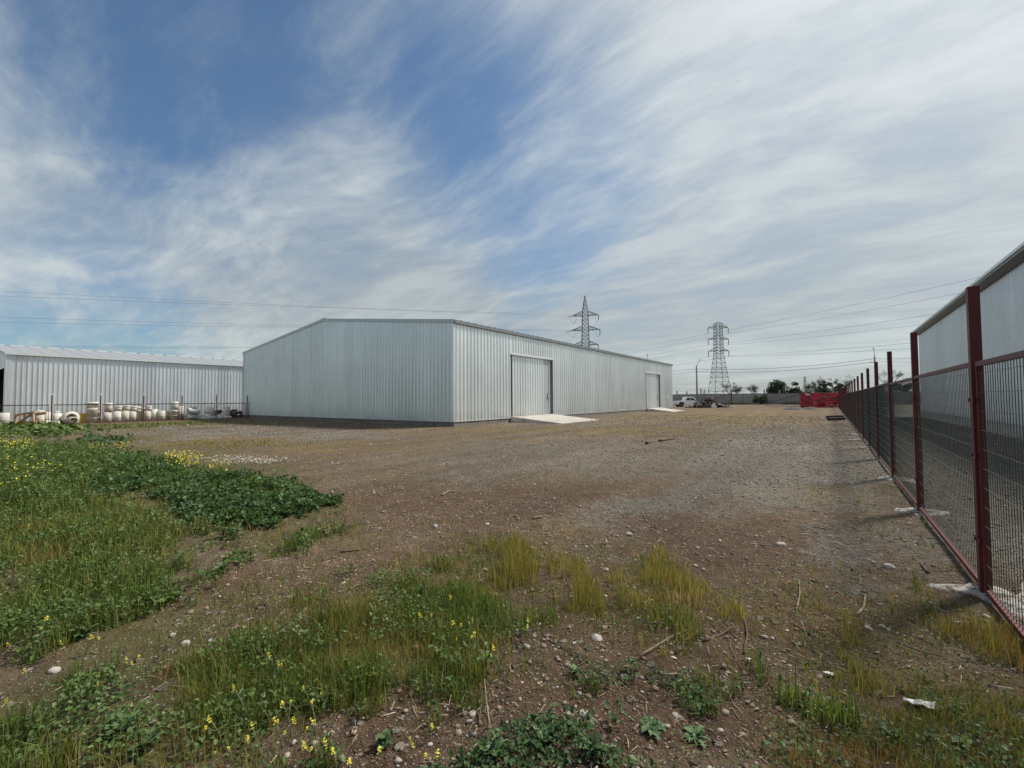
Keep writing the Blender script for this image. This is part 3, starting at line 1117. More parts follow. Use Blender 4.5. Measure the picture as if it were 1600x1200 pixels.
# second fence, before the left warehouse
LFX = -44.5
lf = empty('mesh_fence', (LFX, 5.70, 0), 0, 'lower red post fence standing in front of the stored concrete pipes', 'fence', 'red post mesh fences')
lfp = MB()
lfp.box((-0.03, -0.03, -0.2), (0.03, 0.03, 2.12))
lfp_me = lfp.mesh('post', M_red)
cap_me = MB().box((-0.055, -0.055, 2.12), (0.055, 0.055, 2.20)).mesh('post_cap', M_white)
fr2_me, wi2_me = panel_meshes(2.56-0.24, 1.42, 0.05, 9, 0.024)
rl = MB()
rl.box((-0.02, 0.0, 1.42), (0.02, 2.56-0.24, 1.45))
rl_me = rl.mesh('top_rail', M_black)
for k in range(-3, 12):
    y = 2.56*k
    po = link('post', lfp_me, lf, (0, y, 0))
    link('post_cap', cap_me, po)
    fo = link('panel_frame', fr2_me, lf, (0, y+0.12, 0))
    link('wire_mesh', wi2_me, fo)
    link('top_rail', rl_me, fo)


# ------------------------------------------------------------------ concrete pipes and goods by the left warehouse
def depth_of(x, y):
    return float((np.array([x, y, 0.0])-EYE) @ FWD)


PX = -46.1
ORD = ['first', 'second', 'third', 'fourth', 'fifth', 'sixth', 'seventh', 'eighth', 'ninth', 'tenth', 'eleventh', 'twelfth', 'thirteenth', 'fourteenth', 'fifteenth', 'sixteenth']


def pipe_mb(r, h, wall=0.07, collar=True, n=22):
    p = [(r-wall, 0.0), (r, 0.0)]
    if collar:
        p += [(r, h*0.84), (r+0.035, h*0.87), (r+0.035, h)]
    else:
        p += [(r, h)]
    p += [(r-wall, h), (r-wall, 0.02)]
    return MB().lathe(p, n)


# cx px, width px, height px, row offset, pale, topping
PIPES = [(7, 14, 21, 0.55, 0, None), (62.5, 13, 18, 0.3, 0, 'lid'), (75, 11.5, 19.5, 0.0, 0, None), (90, 11, 17, 0.0, 1, 'slab'), (153, 8.5, 18, 0.0, 0, None), (168.5, 11, 16, 0.2, 0, 'ring_tall'),
         (184, 12, 17, 0.1, 1, 'ring'), (196.5, 11, 17.5, 0.15, 0, 'ring'), (208, 10, 16, 0.1, 0, 'ring'), (218, 8, 18, 0.0, 0, None), (231, 10, 16, 0.15, 0, 'ring'),
         (241.5, 9.5, 18, 0.0, 1, None), (252.5, 11.5, 15.5, 0.15, 0, None), (262, 8.5, 15, -0.4, 0, None), (271.5, 11, 15.5, 0.1, 0, 'ring_tall'), (282, 10, 22, 0.0, 0, None)]
GP = 'concrete pipe sections standing behind the left fence'
for i, (cx, wp, hp, off, pale, top) in enumerate(PIPES):
    X = PX+off
    y = on_x(cx, X)
    dd = depth_of(X, y)
    r, h = wp/F_PX*dd/2*0.86, hp/F_PX*dd
    mt = M_pipe_pale if pale else M_pipe
    lab = 'standing concrete pipe, %s from the left in the row before the left warehouse' % ORD[i]
    t = empty('concrete_pipe', (X, y, 0), random.uniform(0, 6), lab, 'pipe', GP)
    pipe_mb(r, h, collar=(i % 5 == 4)).build('barrel', mt, t, True)
    if i % 2 == 0:
        MB().lathe([(r+0.002, h*0.45), (r+0.014, h*0.46), (r+0.014, h*0.49), (r+0.002, h*0.5)], 22).build('seam_band', mt, t, True)
    if top in ('ring', 'ring_tall'):
        hh = 0.42 if top == 'ring' else 0.72
        q = empty('pipe_ring', (X+0.02, y+0.05, h+0.005), 0, 'short %s concrete ring on top of the %s standing pipe' % ('white' if top == 'ring' else 'grey', ORD[i]), 'pipe ring', 'rings stacked on the pipes')
        pipe_mb(r*0.92, hh, 0.09, False).build('ring_body', M_pipe_pale if top == 'ring' else M_pipe, q, True)
        MB().lathe([(r*0.925, hh*0.70), (r*0.925+0.025, hh*0.74), (r*0.925+0.025, hh*0.995), (r*0.925, hh*1.0)], 22).build('rim', M_pipe_pale, q, True)
    elif top == 'lid':
        q = MB().lathe([(0.0, 0.0), (r*1.05, 0.0), (r*1.08, 0.05), (r*0.8, 0.15), (0.0, 0.18)], 20).build('round_cover', M_pipe_pale, None, True, (X, y, h+0.04))
        q.rotation_euler = (0.10, 0.04, 0)
        tag(q, 'tilted white lid lying on the second standing concrete pipe', 'lid')
    elif top == 'slab':
        q = MB().box((-r*0.9, -r*0.5, 0), (r*0.4, r*0.6, 0.16)).build('concrete_chunk', M_pipe_pale, None, False, (X, y, h+0.005), 0.03)
        tag(q, 'white broken chunk lying on the fourth standing concrete pipe', 'rubble')
# rear row, seen between and above the front one
for i, (cx, wp, hp) in enumerate([(190, 9, 24), (214, 9, 22), (225, 9, 20), (301.5, 9, 19)]):
    X = -47.9
    y = on_x(cx, X)
    dd = depth_of(X, y)
    t = empty('concrete_pipe', (X, y, 0), 0, 'tall grey concrete pipe in the rear row, %s from the left' % ORD[i], 'pipe', GP)
    pipe_mb(wp/F_PX*dd/2, hp/F_PX*dd, collar=True).build('barrel', M_pipe, t, True)
    MB().lathe([(wp/F_PX*dd/2+0.037, hp/F_PX*dd*0.9), (wp/F_PX*dd/2+0.05, hp/F_PX*dd*0.91), (wp/F_PX*dd/2+0.037, hp/F_PX*dd*0.93)], 22).build('seam_band', M_pipe_pale, t, True)
# stack of three basins
y = on_x(144, PX)
for k, (r0, r1, h, z, lab) in enumerate([(0.28, 0.31, 0.48, 0.0, 'lowest of three concrete basins stacked left of the pipe row'),
                                         (0.38, 0.33, 0.66, 0.485, 'grey middle concrete basin in the stack of three'),
                                         (0.26, 0.38, 0.46, 1.15, 'white topmost concrete basin of the stack of three')]):
    o = MB().lathe([(0.0, 0.0), (r0, 0.0), (r1, h*0.7), (r1+0.03, h*0.75), (r1+0.03, h), (r1-0.05, h), (r0*0.85, 0.08), (0, 0.08)], 22).build(
        'concrete_basin', M_pipe if k != 2 else M_pipe_pale, None, True, (PX, y, z))
    tag(o, lab, 'basin', 'stacked concrete basins')
# wide socket lying on its side
y = on_x(113, PX+0.75)
o = MB().lathe([(0.30, 0), (0.46, 0.0), (0.47, 0.15), (0.39, 0.3), (0.37, 1.0), (0.30, 1.0), (0.30, 0)], 26).build('concrete_socket', M_pipe_pale, None, True, (PX+0.75, y, 0.46))
o.rotation_euler = (R(12), R(-90), 0)
tag(o, 'wide white concrete socket lying on its side between pipes and yellow plastic', 'pipe fitting')
o = MB().lathe([(0.20, 0), (0.27, 0), (0.27, 0.6), (0.20, 0.6), (0.20, 0)], 20).build('concrete_ring', M_pipe, None, True, (PX+1.4, on_x(117, PX+1.4), 0.275))
o.rotation_euler = (R(10), R(-90), 0)
tag(o, 'small concrete pipe lying in front of the wide white socket', 'pipe fitting')
for cx, wm, hm, lab in ((100, 0.75, 0.65, 'yellow plastic tank beside the wide white socket'), (129, 1.15, 0.75, 'yellow plastic trough right of the wide white socket')):
    X = PX-0.4
    y = on_x(cx, X)
    t = empty('plastic_tank', (X, y, 0), R(90), lab, 'tank', 'yellow plastic tanks')
    MB().prism([(-wm/2, 0.0), (wm/2, 0.0), (wm/2+0.1, hm*0.8), (wm/2, hm), (-wm/2, hm), (-wm/2-0.1, hm*0.8)], -0.4, 0.4).build('body', M_yellow, t, bevel=0.05)
    MB().box((-wm/2-0.12, -0.44, hm*0.62), (wm/2+0.12, 0.44, hm*0.74)).build('rim', M_yellow, t, bevel=0.02)
# tilted wooden frame
cx, cy = spot(38, 665.5)[:2]
t = empty('wooden_crate', (cx, cy, 0.0), math.atan2(RIGHT[1], RIGHT[0]), 'broken wooden crate frame lying tilted left of the concrete pipes', 'crate')
t.rotation_euler = (R(-8), R(-9), math.atan2(RIGHT[1], RIGHT[0]))
t.location.z = 0.22
for a, b in (((-0.7, 0, 0.0), (0.7, 0, 0.0)), ((-0.7, 0, 0.62), (0.7, 0, 0.62)), ((-0.62, 0, 0), (-0.62, 0, 0.62)), ((0.62, 0, 0), (0.62, 0, 0.62)),
             ((-0.7, 0.7, 0.0), (0.7, 0.7, 0.0)), ((-0.7, 0.7, 0.62), (0.7, 0.7, 0.62)), ((-0.66, 0, 0.66), (-0.66, 0.7, 0.66)), ((0.66, 0, 0.66), (0.66, 0.7, 0.66)), ((-0.5, 0.03, 0.05), (0.5, 0.03, 0.56)),
             ((-0.7, 0.14, 0.0), (0.7, 0.14, 0.0)), ((-0.7, 0.36, 0.0), (0.7, 0.36, 0.0)), ((-0.7, 0.54, 0.0), (0.7, 0.54, 0.0)), ((0.0, 0.02, 0), (0.0, 0.02, 0.62))):
    MB().bar(a, b, 0.07, 0.13).build('plank', M_wood, t)
# white drain pipes and broken pieces to the right of the row
for k, (pa, pb, r, z, lab) in enumerate([((291, 655), (311, 655), 0.26, 0.27, 'white plastic pipe lying flat beside the standing pipes'),
                                         ((293, 647), (312, 651), 0.22, 0.72, 'white plastic pipe lying slanted across the flat one')]):
    y0, y1 = on_x(pa[0], -45.7+k*0.2), on_x(pb[0], -45.7+k*0.2)
    p0 = Vector((-45.7+k*0.2, y0, z+(0.12 if k else 0)))
    p1 = Vector((-45.7+k*0.2, y1, z-(0.12 if k else 0)))
    L = (p1-p0).length
    o = MB().lathe([(r*0.84, 0), (r*1.12, 0), (r*1.12, 0.2), (r, 0.26), (r, L), (r*0.84, L), (r*0.84, 0)], 20).build('drain_pipe', M_white, None, True, p0)
    o.rotation_euler = (p1-p0).to_track_quat('Z', 'Y').to_euler()
    tag(o, lab, 'pipe', 'white plastic pipes')
for k, (cx, wm, hm, dz) in enumerate([(314, .9, .5, 0), (319, .7, .35, 0), (326, .6, .45, 0), (334, .5, .35, 0), (345, .8, .45, 0), (350, .5, .3, 0), (77, .5, .35, 0), (89, .7, .3, 0)]):
    X = -45.6+0.1*(k % 3)
    r_ = random.Random(k)
    base = [(-0.5, -0.4, 0), (0.5, -0.35, 0), (0.55, 0.4, 0), (-0.45, 0.45, 0), (-0.3, -0.25, 1), (0.42, -0.3, 0.7), (0.3, 0.3, 0.9), (-0.4, 0.3, 0.65)]
    vs = [(x*wm*r_.uniform(.85, 1.2), y*wm*r_.uniform(.85, 1.2), z*hm) for x, y, z in base]
    o = MB().add(vs, [(3, 2, 1, 0), (4, 5, 6, 7), (0, 1, 5, 4), (1, 2, 6, 5), (2, 3, 7, 6), (3, 0, 4, 7)]).build('concrete_chunk', M_pipe_pale, None, False, (X, on_x(cx, X), dz), 0.05)
    o.rotation_euler = (0, 0, k*1.3)
    tag(o, ['white broken chunk touching the ends of the white plastic pipes', 'low white chunk just right of the white plastic pipes', 'white chunk under the round white float', 'small white chunk left of the rightmost left-fence post',
            'pinkish chunk at the foot of the rightmost left-fence post', 'small chunk at the foot of the lone pipe', 'small white chunk before the third standing pipe', 'flat white chunk before the fourth standing pipe'][k], 'rubble', 'broken concrete pieces by the left fence')
o = MB().lathe([(0, 0), (0.3, 0.02), (0.42, 0.2), (0.42, 0.5), (0.3, 0.72), (0, 0.8)], 18).build('round_float', M_white, None, True, (-46.6, on_x(327, -46.6), 0.42))
tag(o, 'round white plastic float lying on broken pieces near the fence', 'float')
y = on_x(354, PX)
t = empty('concrete_pipe', (PX, y, 0), 0, 'lone standing concrete pipe before the dark branch heap, near the big warehouse', 'pipe', GP)
pipe_mb(0.30, 1.12, 0.05, False).build('barrel', M_pipe_pale, t, True)
MB().lathe([(0.31, 0.0), (0.46, 0.0), (0.46, 0.16), (0.31, 0.2)], 20).build('base_ring', M_pipe_pale, t, True)
for cx0, cx1, hz, lab, m_ in ((333, 350, 0.75, 'dark heap of old timber behind the rightmost left-fence post', M_oldwood), (359, 378, 0.85, 'heap of dry branches against the left side of the big warehouse', M_stick_dark)):
    mb = MB()
    r_ = random.Random(cx0)
    X = -47.2
    ya, yb = on_x(cx0, X), on_x(cx1, X)
    for k in range(46):
        yc = r_.uniform(ya, yb)
        zz = r_.uniform(0.05, hz)*(1-abs((yc-(ya+yb)/2)/(yb-ya))*1.2)
        a_ = r_.uniform(-0.5, 0.5)
        L = r_.uniform(0.4, 0.9)
        p = Vector((X+r_.uniform(-0.5, 0.5), yc, max(0.05, zz)))
        dv = Vector((r_.uniform(-.5, .5), math.cos(a_), math.sin(a_)*0.6)).normalized()*L/2
        q0, q1 = p-dv, p+dv
        q0.z, q1.z = max(q0.z, 0.03), max(q1.z, 0.03)
        mb.bar(q0, q1, r_.uniform(0.03, 0.11))
    tag(mb.build('timber_heap' if m_ is M_oldwood else 'branch_heap', m_), lab, 'heap')


# ------------------------------------------------------------------ far side: concrete wall, gates, red stack, truck, scrap
WY, WH = 118.0, 2.72
pw = empty('boundary_wall', (-20, WY, 0), 0, 'long grey precast concrete wall closing the far side of the yard', 'wall')
slab_me = [MB().box((0.02, -0.03, z), (2.98, 0.03, z+0.50)).mesh('panel', M_wall) for z in (0, 0.51, 1.02, 1.53, 2.04)]
cop_me = MB().box((0.0, -0.07, 2.545), (3.0, 0.07, 2.62)).mesh('coping', M_wallpost)
wpo_me = MB().box((-0.09, -0.09, -0.1), (0.09, 0.09, 2.74)).mesh('post', M_wallpost)
bay = MB()
for z in (0, 0.51, 1.02, 1.53, 2.04):
    bay.box((0.10, -0.03, z), (2.90, 0.03, z+0.495))
bay_me = bay.mesh('panel', M_wall)
for k in range(-14, 27):
    x = 3.0*k-20+20-20
    link('post', wpo_me, pw, (3.0*k, 0, 0))
    link('panel', bay_me, pw, (3.0*k, 0, 0))
    link('coping', cop_me, pw, (3.0*k, 0, 0))
# taller concrete masts standing out above the wall
for i, (px, h) in enumerate([(1211.5, 3.5), (1232, 3.4), (1277, 3.7), (1301, 4.3), (1067, 3.6), (1083, 3.4)]):
    p = at_depth(px, 622, 128)
    o = MB().box((-0.15, -0.15, 0), (0.15, 0.15, h)).box((-0.18, -0.18, h), (0.18, 0.18, h+0.08)).build('concrete_post', M_pole, None, False, (p.x, WY+5+i, 0))
    tag(o, ['pale post above the wall before the dark dense tree', 'pale post above the wall by the gate post', 'pale post above the wall over the red stack', 'thin pale post above the red stack near the fence',
            'thin post above the wall over the white pickup cab', 'thin post above the wall left of the lamp post'][i], 'post', 'posts beyond the far wall')

# gate leaves
M_gate = mat_plain('dull dark gate paint', (0.055, 0.035, 0.033), 0.6, 0, 0.2, 3)


def gate(p_hinge, dirv, L, H, lab, diag_up_at_hinge=True):
    t = empty('yard_gate', p_hinge, math.atan2(dirv[1], dirv[0]), lab, 'gate', 'swing gates at the far end of the yard')
    MB().box((-0.10, -0.10, 0), (0.10, 0.10, H+0.25)).build('gate_post', M_gate, t)
    fr = MB()
    fr.bar((0.12, 0, H), (L, 0, H), 0.08)
    fr.bar((0.12, 0, 0.18), (L, 0, 0.18), 0.08)
    fr.bar((L-0.03, 0, 0.2), (L-0.03, 0, H), 0.05)
    fr.build('gate_frame', M_gate, t)
    MB().bar((0.12, 0.0, H-0.1), (L-0.1, 0.0, 0.6), 0.09).build('brace', M_gate, t)
    wi = MB()
    for k in range(int(L/0.15)):
        wi.bar((0.15+k*0.15, 0, 0.2), (0.15+k*0.15, 0, H-0.03), 0.008)
    wi.build('wire_mesh', M_wire, t)
    return t


gx, gy = ground_at(1146, 633)
gate((gx, gy-2, 0), (-1, -0.02), 7.2, 2.45, 'dark gate leaf with a diagonal brace, behind the scrap and pickup')
gx, gy = ground_at(1253.5, 636.8)
gate((gx, gy, 0), (-0.83, 0.56), 6.4, 2.25, 'dark gate leaf with a diagonal brace, beside the red stack')

# stack of red steel parts
sx0, sy0 = ground_at(1256, 637)
sx1, sy1 = ground_at(1313, 637)
sd = Vector((sx1-sx0, sy1-sy0, 0))
SL = sd.length
st = empty('red_steel_stack', (sx0, sy0, 0), math.atan2(sd.y, sd.x), 'high stack of red painted steel parts at the end of the mesh fence', 'stack')
r_ = random.Random(5)
lay = []
mb_all = MB()
z = 0.05
row = 0
while z < 2.25:
    hh = r_.uniform(0.12, 0.2)
    x = r_.uniform(-0.2, 0.0)
    mb = MB()
    while x < SL:
        L = r_.uniform(0.25, 0.9)
        dy = r_.uniform(-0.22, 0.30)
        if r_.random() < 0.95:
            mb.box((x, dy, z+r_.uniform(0, 0.02)), (min(x+L-0.03, SL+0.1), 1.7+r_.uniform(-.1, .1), z+hh-r_.uniform(0.008, 0.03)))
        x += L
    mb.build('steel_layer', M_redstack, st)
    z += hh
MB().box((0.25, -0.20, 1.95), (0.75, -0.17, 2.12)).build('paper_tag', M_white, st)
lean = empty('red_trestle', (sx0+sd.x*0.72-0.5*FWD[0], sy0+sd.y*0.72-0.5, 0), math.atan2(sd.y, sd.x), 'lighter red steel frame leaning on the front of the red stack', 'frame')
lm = mat_plain('pinkish primer', (0.50, 0.10, 0.11), 0.5)
for a, b in (((-0.35, 0, 0.05), (-0.75, 0.32, 0.85)), ((0.35, 0, 0.05), (-0.1, 0.32, 0.85)), ((-0.35, 0, 0.05), (0.35, 0, 0.05)), ((-0.75, 0.32, 0.85), (-0.1, 0.32, 0.85)), ((-0.5, 0.12, 0.35), (0.2, 0.12, 0.35)), ((-0.6, 0.2, 0.55), (0.1, 0.2, 0.55))):
    MB().bar(a, b, 0.09).build('bar', lm, lean)

# gravel mounds
for (pa, pb, hz, lab) in (((1222, 640), (1258, 640), 0.42, 'wider dark gravel mound before the gate post'), ((1252, 639.5), (1281, 639.5), 0.34, 'smaller dark gravel mound before the red stack')):
    xa, ya = ground_at(*pa)
    xb, yb = ground_at(*pb)
    L = math.hypot(xb-xa, yb-ya)
    o = blob_disc(L/2, L/2*0.8, hz, int(pa[0]), 0.15, 40, 10, 0.22, 1.4).build('gravel_mound', M_mound, None, True, ((xa+xb)/2, (ya+yb)/2, 0.0))
    tag(o, lab, 'mound', 'gravel mounds')

# dark beams on the ground
for (pa, pb, lab) in (((1293, 653.5), (1319, 652.8), 'farther of two dark timber beams lying near the fence foot'), ((1295, 657.3), (1325, 656.6), 'nearer of two dark timber beams lying near the fence foot')):
    a, b = ground_at(*pa), ground_at(*pb)
    o = MB().bar((a[0], a[1], 0.10), (min(b[0], 0.7), b[1], 0.10), 0.26, 0.2).build('timber_beam', M_oldwood, None, bevel=0.02)
    tag(o, lab, 'beam', 'dark timber beams')

# pickup truck (front points right)
tx, ty = ground_at(1076, 635.8)
trk = empty('pickup_truck', (tx, ty, 0), math.atan2(RIGHT[1], RIGHT[0]), 'white double cab pickup parked behind the far corner of the big warehouse', 'pickup')
TW = 0.92
mb = MB()
mb.prism([(-2.65, 0.55), (-2.62, 1.08), (-0.98, 1.10), (-0.95, 1.16), (1.20, 1.14), (2.35, 1.05), (2.58, 0.90), (2.62, 0.52), (2.1, 0.42), (-2.2, 0.45)], -TW, TW)
mb.build('body', M_paint, trk, bevel=0.06)
mb = MB()
a0 = [(-0.98, 1.10), (-0.82, 1.72), (-0.55, 1.80), (0.40, 1.79), (0.62, 1.72), (1.30, 1.13)]
n = len(a0)
vs = []
for (x, z) in a0:
    k_ = TW-0.02-(z-1.1)*0.22
    vs += [(x, -k_, z), (x, k_, z)]
fs = [(2*i, 2*i+2, 2*i+3, 2*i+1) for i in range(n-1)] + [tuple(2*i for i in range(n)), tuple(2*i+1 for i in range(n-1, -1, -1))]
mb.add(vs, fs)
mb.build('cab', M_paint, trk, bevel=0.05)
for sy in (-1, 1):
    for xs in ([(-0.74, 1.18), (-0.62, 1.66), (-0.02, 1.69), (-0.02, 1.18)], [(0.06, 1.18), (0.06, 1.69), (0.44, 1.68), (1.0, 1.18)]):
        vs = [(x, sy*(TW-0.02-(z-1.1)*0.22+0.006), z) for x, z in xs]+[(x, sy*(TW-0.02-(z-1.1)*0.22-0.02), z) for x, z in xs]
        MB().add(vs, [(0, 1, 2, 3), (7, 6, 5, 4), (0, 4, 5, 1), (1, 5, 6, 2), (2, 6, 7, 3), (3, 7, 4, 0)]).build('side_window', M_glass, trk)
    for x in (-1.62, 1.62):
        wl = MB().lathe([(0.17, -0.12), (0.36, -0.12), (0.39, -0.07), (0.39, 0.07), (0.36, 0.12), (0.17, 0.12)], 22).build('wheel', M_tyre, trk, True, (x, sy*(TW-0.10), 0.39))
        wl.rotation_euler = (R(90), 0, 0)
        MB().lathe([(0.0, -0.09), (0.12, -0.09), (0.22, -0.06), (0.24, 0.0), (0.22, 0.06), (0.12, 0.09), (0, 0.09)], 18).build('rim', M_rim, wl, True)
        MB().prism([(x-0.52, 0.46), (x-0.42, 0.82), (x-0.2, 0.93), (x+0.2, 0.93), (x+0.42, 0.82), (x+0.52, 0.46)], sy*TW-0.012, sy*TW+0.014).build('wheel_arch', M_black, trk)
    MB().box((2.30, sy*TW-0.36 if sy > 0 else -TW+0.02, 0.78), (2.63, sy*TW-0.02 if sy > 0 else -TW+0.36, 0.95)).build('headlight', M_lamp, trk, bevel=0.03)
    MB().box((-2.67, sy*0.86-0.06, 0.75), (-2.6, sy*0.86+0.06, 1.03)).build('tail_light', M_tail, trk)
    MB().box((0.86, sy*(TW+0.10)-0.09, 1.14), (1.0, sy*(TW+0.10)+0.09, 1.32)).build('mirror', M_black, trk, bevel=0.03)
MB().add([(0.66, -0.68, 1.70), (0.66, 0.68, 1.70), (1.26, 0.80, 1.165), (1.26, -0.80, 1.165), (0.64, -0.68, 1.68), (0.64, 0.68, 1.68), (1.24, 0.80, 1.145), (1.24, -0.80, 1.145)],
         [(0, 1, 2, 3), (7, 6, 5, 4), (0, 4, 5, 1), (1, 5, 6, 2), (2, 6, 7, 3), (3, 7, 4, 0)]).build('windscreen', M_glass, trk)
MB().box((2.55, -0.9, 0.40), (2.74, 0.9, 0.60)).build('front_bumper', M_black, trk, bevel=0.04)
MB().box((-2.78, -0.85, 0.48), (-2.62, 0.85, 0.62)).build('rear_bumper', M_rim, trk, bevel=0.03)
MB().box((2.58, -0.55, 0.62), (2.655, 0.55, 0.85)).build('grille', M_black, trk)

# scrap heap and loose pieces in front of the pickup
sc = empty('scrap_heap', ground_at(1108, 637) + (0,), math.atan2(RIGHT[1], RIGHT[0]), 'dark heap of scrap and timber in front of the white pickup', 'scrap heap')
r_ = random.Random(9)
mb, mb2 = MB(), MB()
for k in range(150):
    x = r_.gauss(0, 1.5)
    x = max(-3.2, min(3.4, x))
    top = 1.75*math.exp(-((x+0.3)/1.9)**2)
    zz = r_.uniform(0.05, max(0.12, top))
    y = r_.uniform(-0.9, 1.0)
    a_, b_ = r_.uniform(0, 3.14), r_.uniform(-0.5, 0.5)
    L = r_.uniform(0.25, 1.0)
    dv = Vector((math.cos(a_)*math.cos(b_), math.sin(a_)*math.cos(b_), math.sin(b_)))*L/2
    p = Vector((x, y, zz))
    q0, q1 = p-dv, p+dv
    q0.z, q1.z = max(0.05, q0.z), max(0.05, q1.z)
    (mb if r_.random() < 0.8 else mb2).bar(q0, q1, r_.uniform(0.08, 0.55), r_.uniform(0.05, 0.25))
tag(mb.build('scrap_pieces', M_scrap, sc), kind='stuff')
tag(mb2.build('pale_scrap_pieces', M_scrap_pale, sc), kind='stuff')
GB = 'loose rubbish right of the scrap heap'
for k, (px, py, wm, hm, lab) in enumerate([(1115, 637.5, 0.75, 0.85, 'crumpled white board propped against the scrap heap'), (1121.5, 636.5, 0.8, 0.3, 'flat pale pink scrap next to the crumpled white board'),
                                           (1126, 636, 0.9, 0.5, 'pale scrap lump between white board and gate post'), (1132, 636.3, 0.8, 0.65, 'dark scrap lump left of the yellowish piece'),
                                           (1138.5, 636, 0.5, 0.55, 'small upright yellowish piece near the dark gate post'), (1144, 635.5, 1.3, 0.14, 'low flat pale board by the foot of the gate post')]):
    r_ = random.Random(k+3)
    x, y = ground_at(px, py)
    base = [(-0.5, -0.3, 0), (0.5, -0.3, 0), (0.5, 0.3, 0), (-0.5, 0.3, 0), (-0.35, -0.15, 0.8), (0.2, -0.2, 1.0), (0.4, 0.2, 0.6), (-0.3, 0.25, 0.7)]
    vs = [(a*wm*r_.uniform(.8, 1.2), b*wm*r_.uniform(.8, 1.2), c_*hm) for a, b, c_ in base]
    o = MB().add(vs, [(3, 2, 1, 0), (4, 5, 6, 7), (0, 1, 5, 4), (1, 2, 6, 5), (2, 3, 7, 6), (3, 0, 4, 7)]).build(
        'scrap_board', [M_card, M_scrap_pale, M_scrap_pale, M_scrap, M_wood, M_scrap_pale][k], None, False, (x, y, 0), 0.03)
    o.rotation_euler = (0, 0, math.atan2(RIGHT[1], RIGHT[0])+r_.uniform(-.4, .4))
    tag(o, lab, 'scrap', GB)


# ------------------------------------------------------------------ lamp post, utility pole, pylons, lines
def curve_pts(a, b, sag, n=40):
    a, b = Vector(a), Vector(b)
    return [a.lerp(b, i/n)-Vector((0, 0, 4*sag*(i/n)*(1-i/n))) for i in range(n+1)]


def line(a, b, sag, lab, r=0.03, grp='overhead power lines', n=40):
    o = MB().tube(curve_pts(a, b, sag, n), r, 4, False).build('power_line', M_cable, fix=False)
    return tag(o, lab, 'power line', grp)


lp = at_depth(1089.3, 622, 117)
lamp = empty('lamp_post', (lp.x, lp.y, 0), math.atan2(RIGHT[1], RIGHT[0]), 'tall concrete lamp post beyond the wall, between warehouse and right pylon', 'lamp post')
MB().tube([(0, 0, 0), (0, 0, 10.4)], [0.26, 0.16], 10).build('pole', M_pole, lamp, True)
MB().tube([(0, 0, 9.9), (0.35, 0, 10.9), (0.75, 0, 11.6), (1.1, 0, 11.85)], 0.06, 6).build('arm', M_steel, lamp, True)
MB().prism([(0.95, 11.75), (1.55, 11.82), (1.55, 11.95), (0.95, 11.97)], -0.15, 0.15).build('lantern', M_rim, lamp, bevel=0.03)
MB().box((-0.1, -0.6, 9.35), (0.1, 0.6, 9.47)).build('cross_arm', M_steel, lamp)
MB().tube([(0.2, 0, 8.55), (0.35, 0, 8.8)], 0.12, 8).build('bracket', M_steel, lamp)
up_ = at_depth(1369, 622, 92)
upole = empty('utility_pole', (up_.x, up_.y, 0), 0, 'concrete utility pole with a small lamp beyond the red mesh fence', 'utility pole')
MB().tube([(0, 0, 0), (0, 0, 10.2)], [0.24, 0.15], 10).build('pole', M_pole, upole, True)
MB().tube([(0, 0, 10.1), (-0.1, 0, 11.4), (-0.2, 0, 11.9)], 0.05, 6).build('lamp_arm', M_steel, upole)
MB().box((-0.45, -0.1, 11.85), (0.0, 0.1, 11.97)).build('lantern', M_rim, upole, bevel=0.02)
MB().box((-0.9, -0.06, 8.9), (0.3, 0.06, 9.02)).build('cross_arm', M_steel, upole)
MB().box((0.0, -0.2, 7.9), (0.45, 0.2, 8.5)).build('transformer', M_steel, upole, bevel=0.05)


def lattice(root, levels, bw=0.12, mat=M_steel, name='body', x_only=False):
    """four legged lattice body through (z, half width) levels"""
    mb = MB()
    co = [(-1, -1), (1, -1), (1, 1), (-1, 1)]
    for (z0, h0), (z1, h1) in zip(levels[:-1], levels[1:]):
        for k in range(4):
            a, b = co[k], co[(k+1) % 4]
            A0, A1 = (a[0]*h0, a[1]*h0, z0), (a[0]*h1, a[1]*h1, z1)
            B0, B1 = (b[0]*h0, b[1]*h0, z0), (b[0]*h1, b[1]*h1, z1)
            mb.bar(A0, A1, bw*1.25)
            mb.bar(A0, B1, bw*0.7)
            mb.bar(B0, A1, bw*0.7)
            mb.bar(A1, B1, bw*0.8)
    return mb.build(name, mat, root, fix=False)


def arm_mb(side, z, half, reach, rise, bw=0.12):
    mb = MB()
    tip = (side*reach, 0, z)
    for yy in (-half, half):
        mb.bar((side*half, yy, z), tip, bw)
        mb.bar((side*half, yy, z+rise), tip, bw)
        n = 4
        for i in range(n):
            t0, t1 = i/n, (i+1)/n
            p0 = Vector((side*half, yy, z)).lerp(Vector(tip), t0)
            p1 = Vector((side*half, yy, z+rise)).lerp(Vector(tip), t1)
            mb.bar(p0, p1, bw*0.6)
    mb.bar((side*half, -half, z), (side*half, half, z), bw)
    return mb


def steps(z0, h0, z1, h1, n):
    return [(z0+(z1-z0)*i/n, h0+(h1-h0)*i/n) for i in range(n+1)]


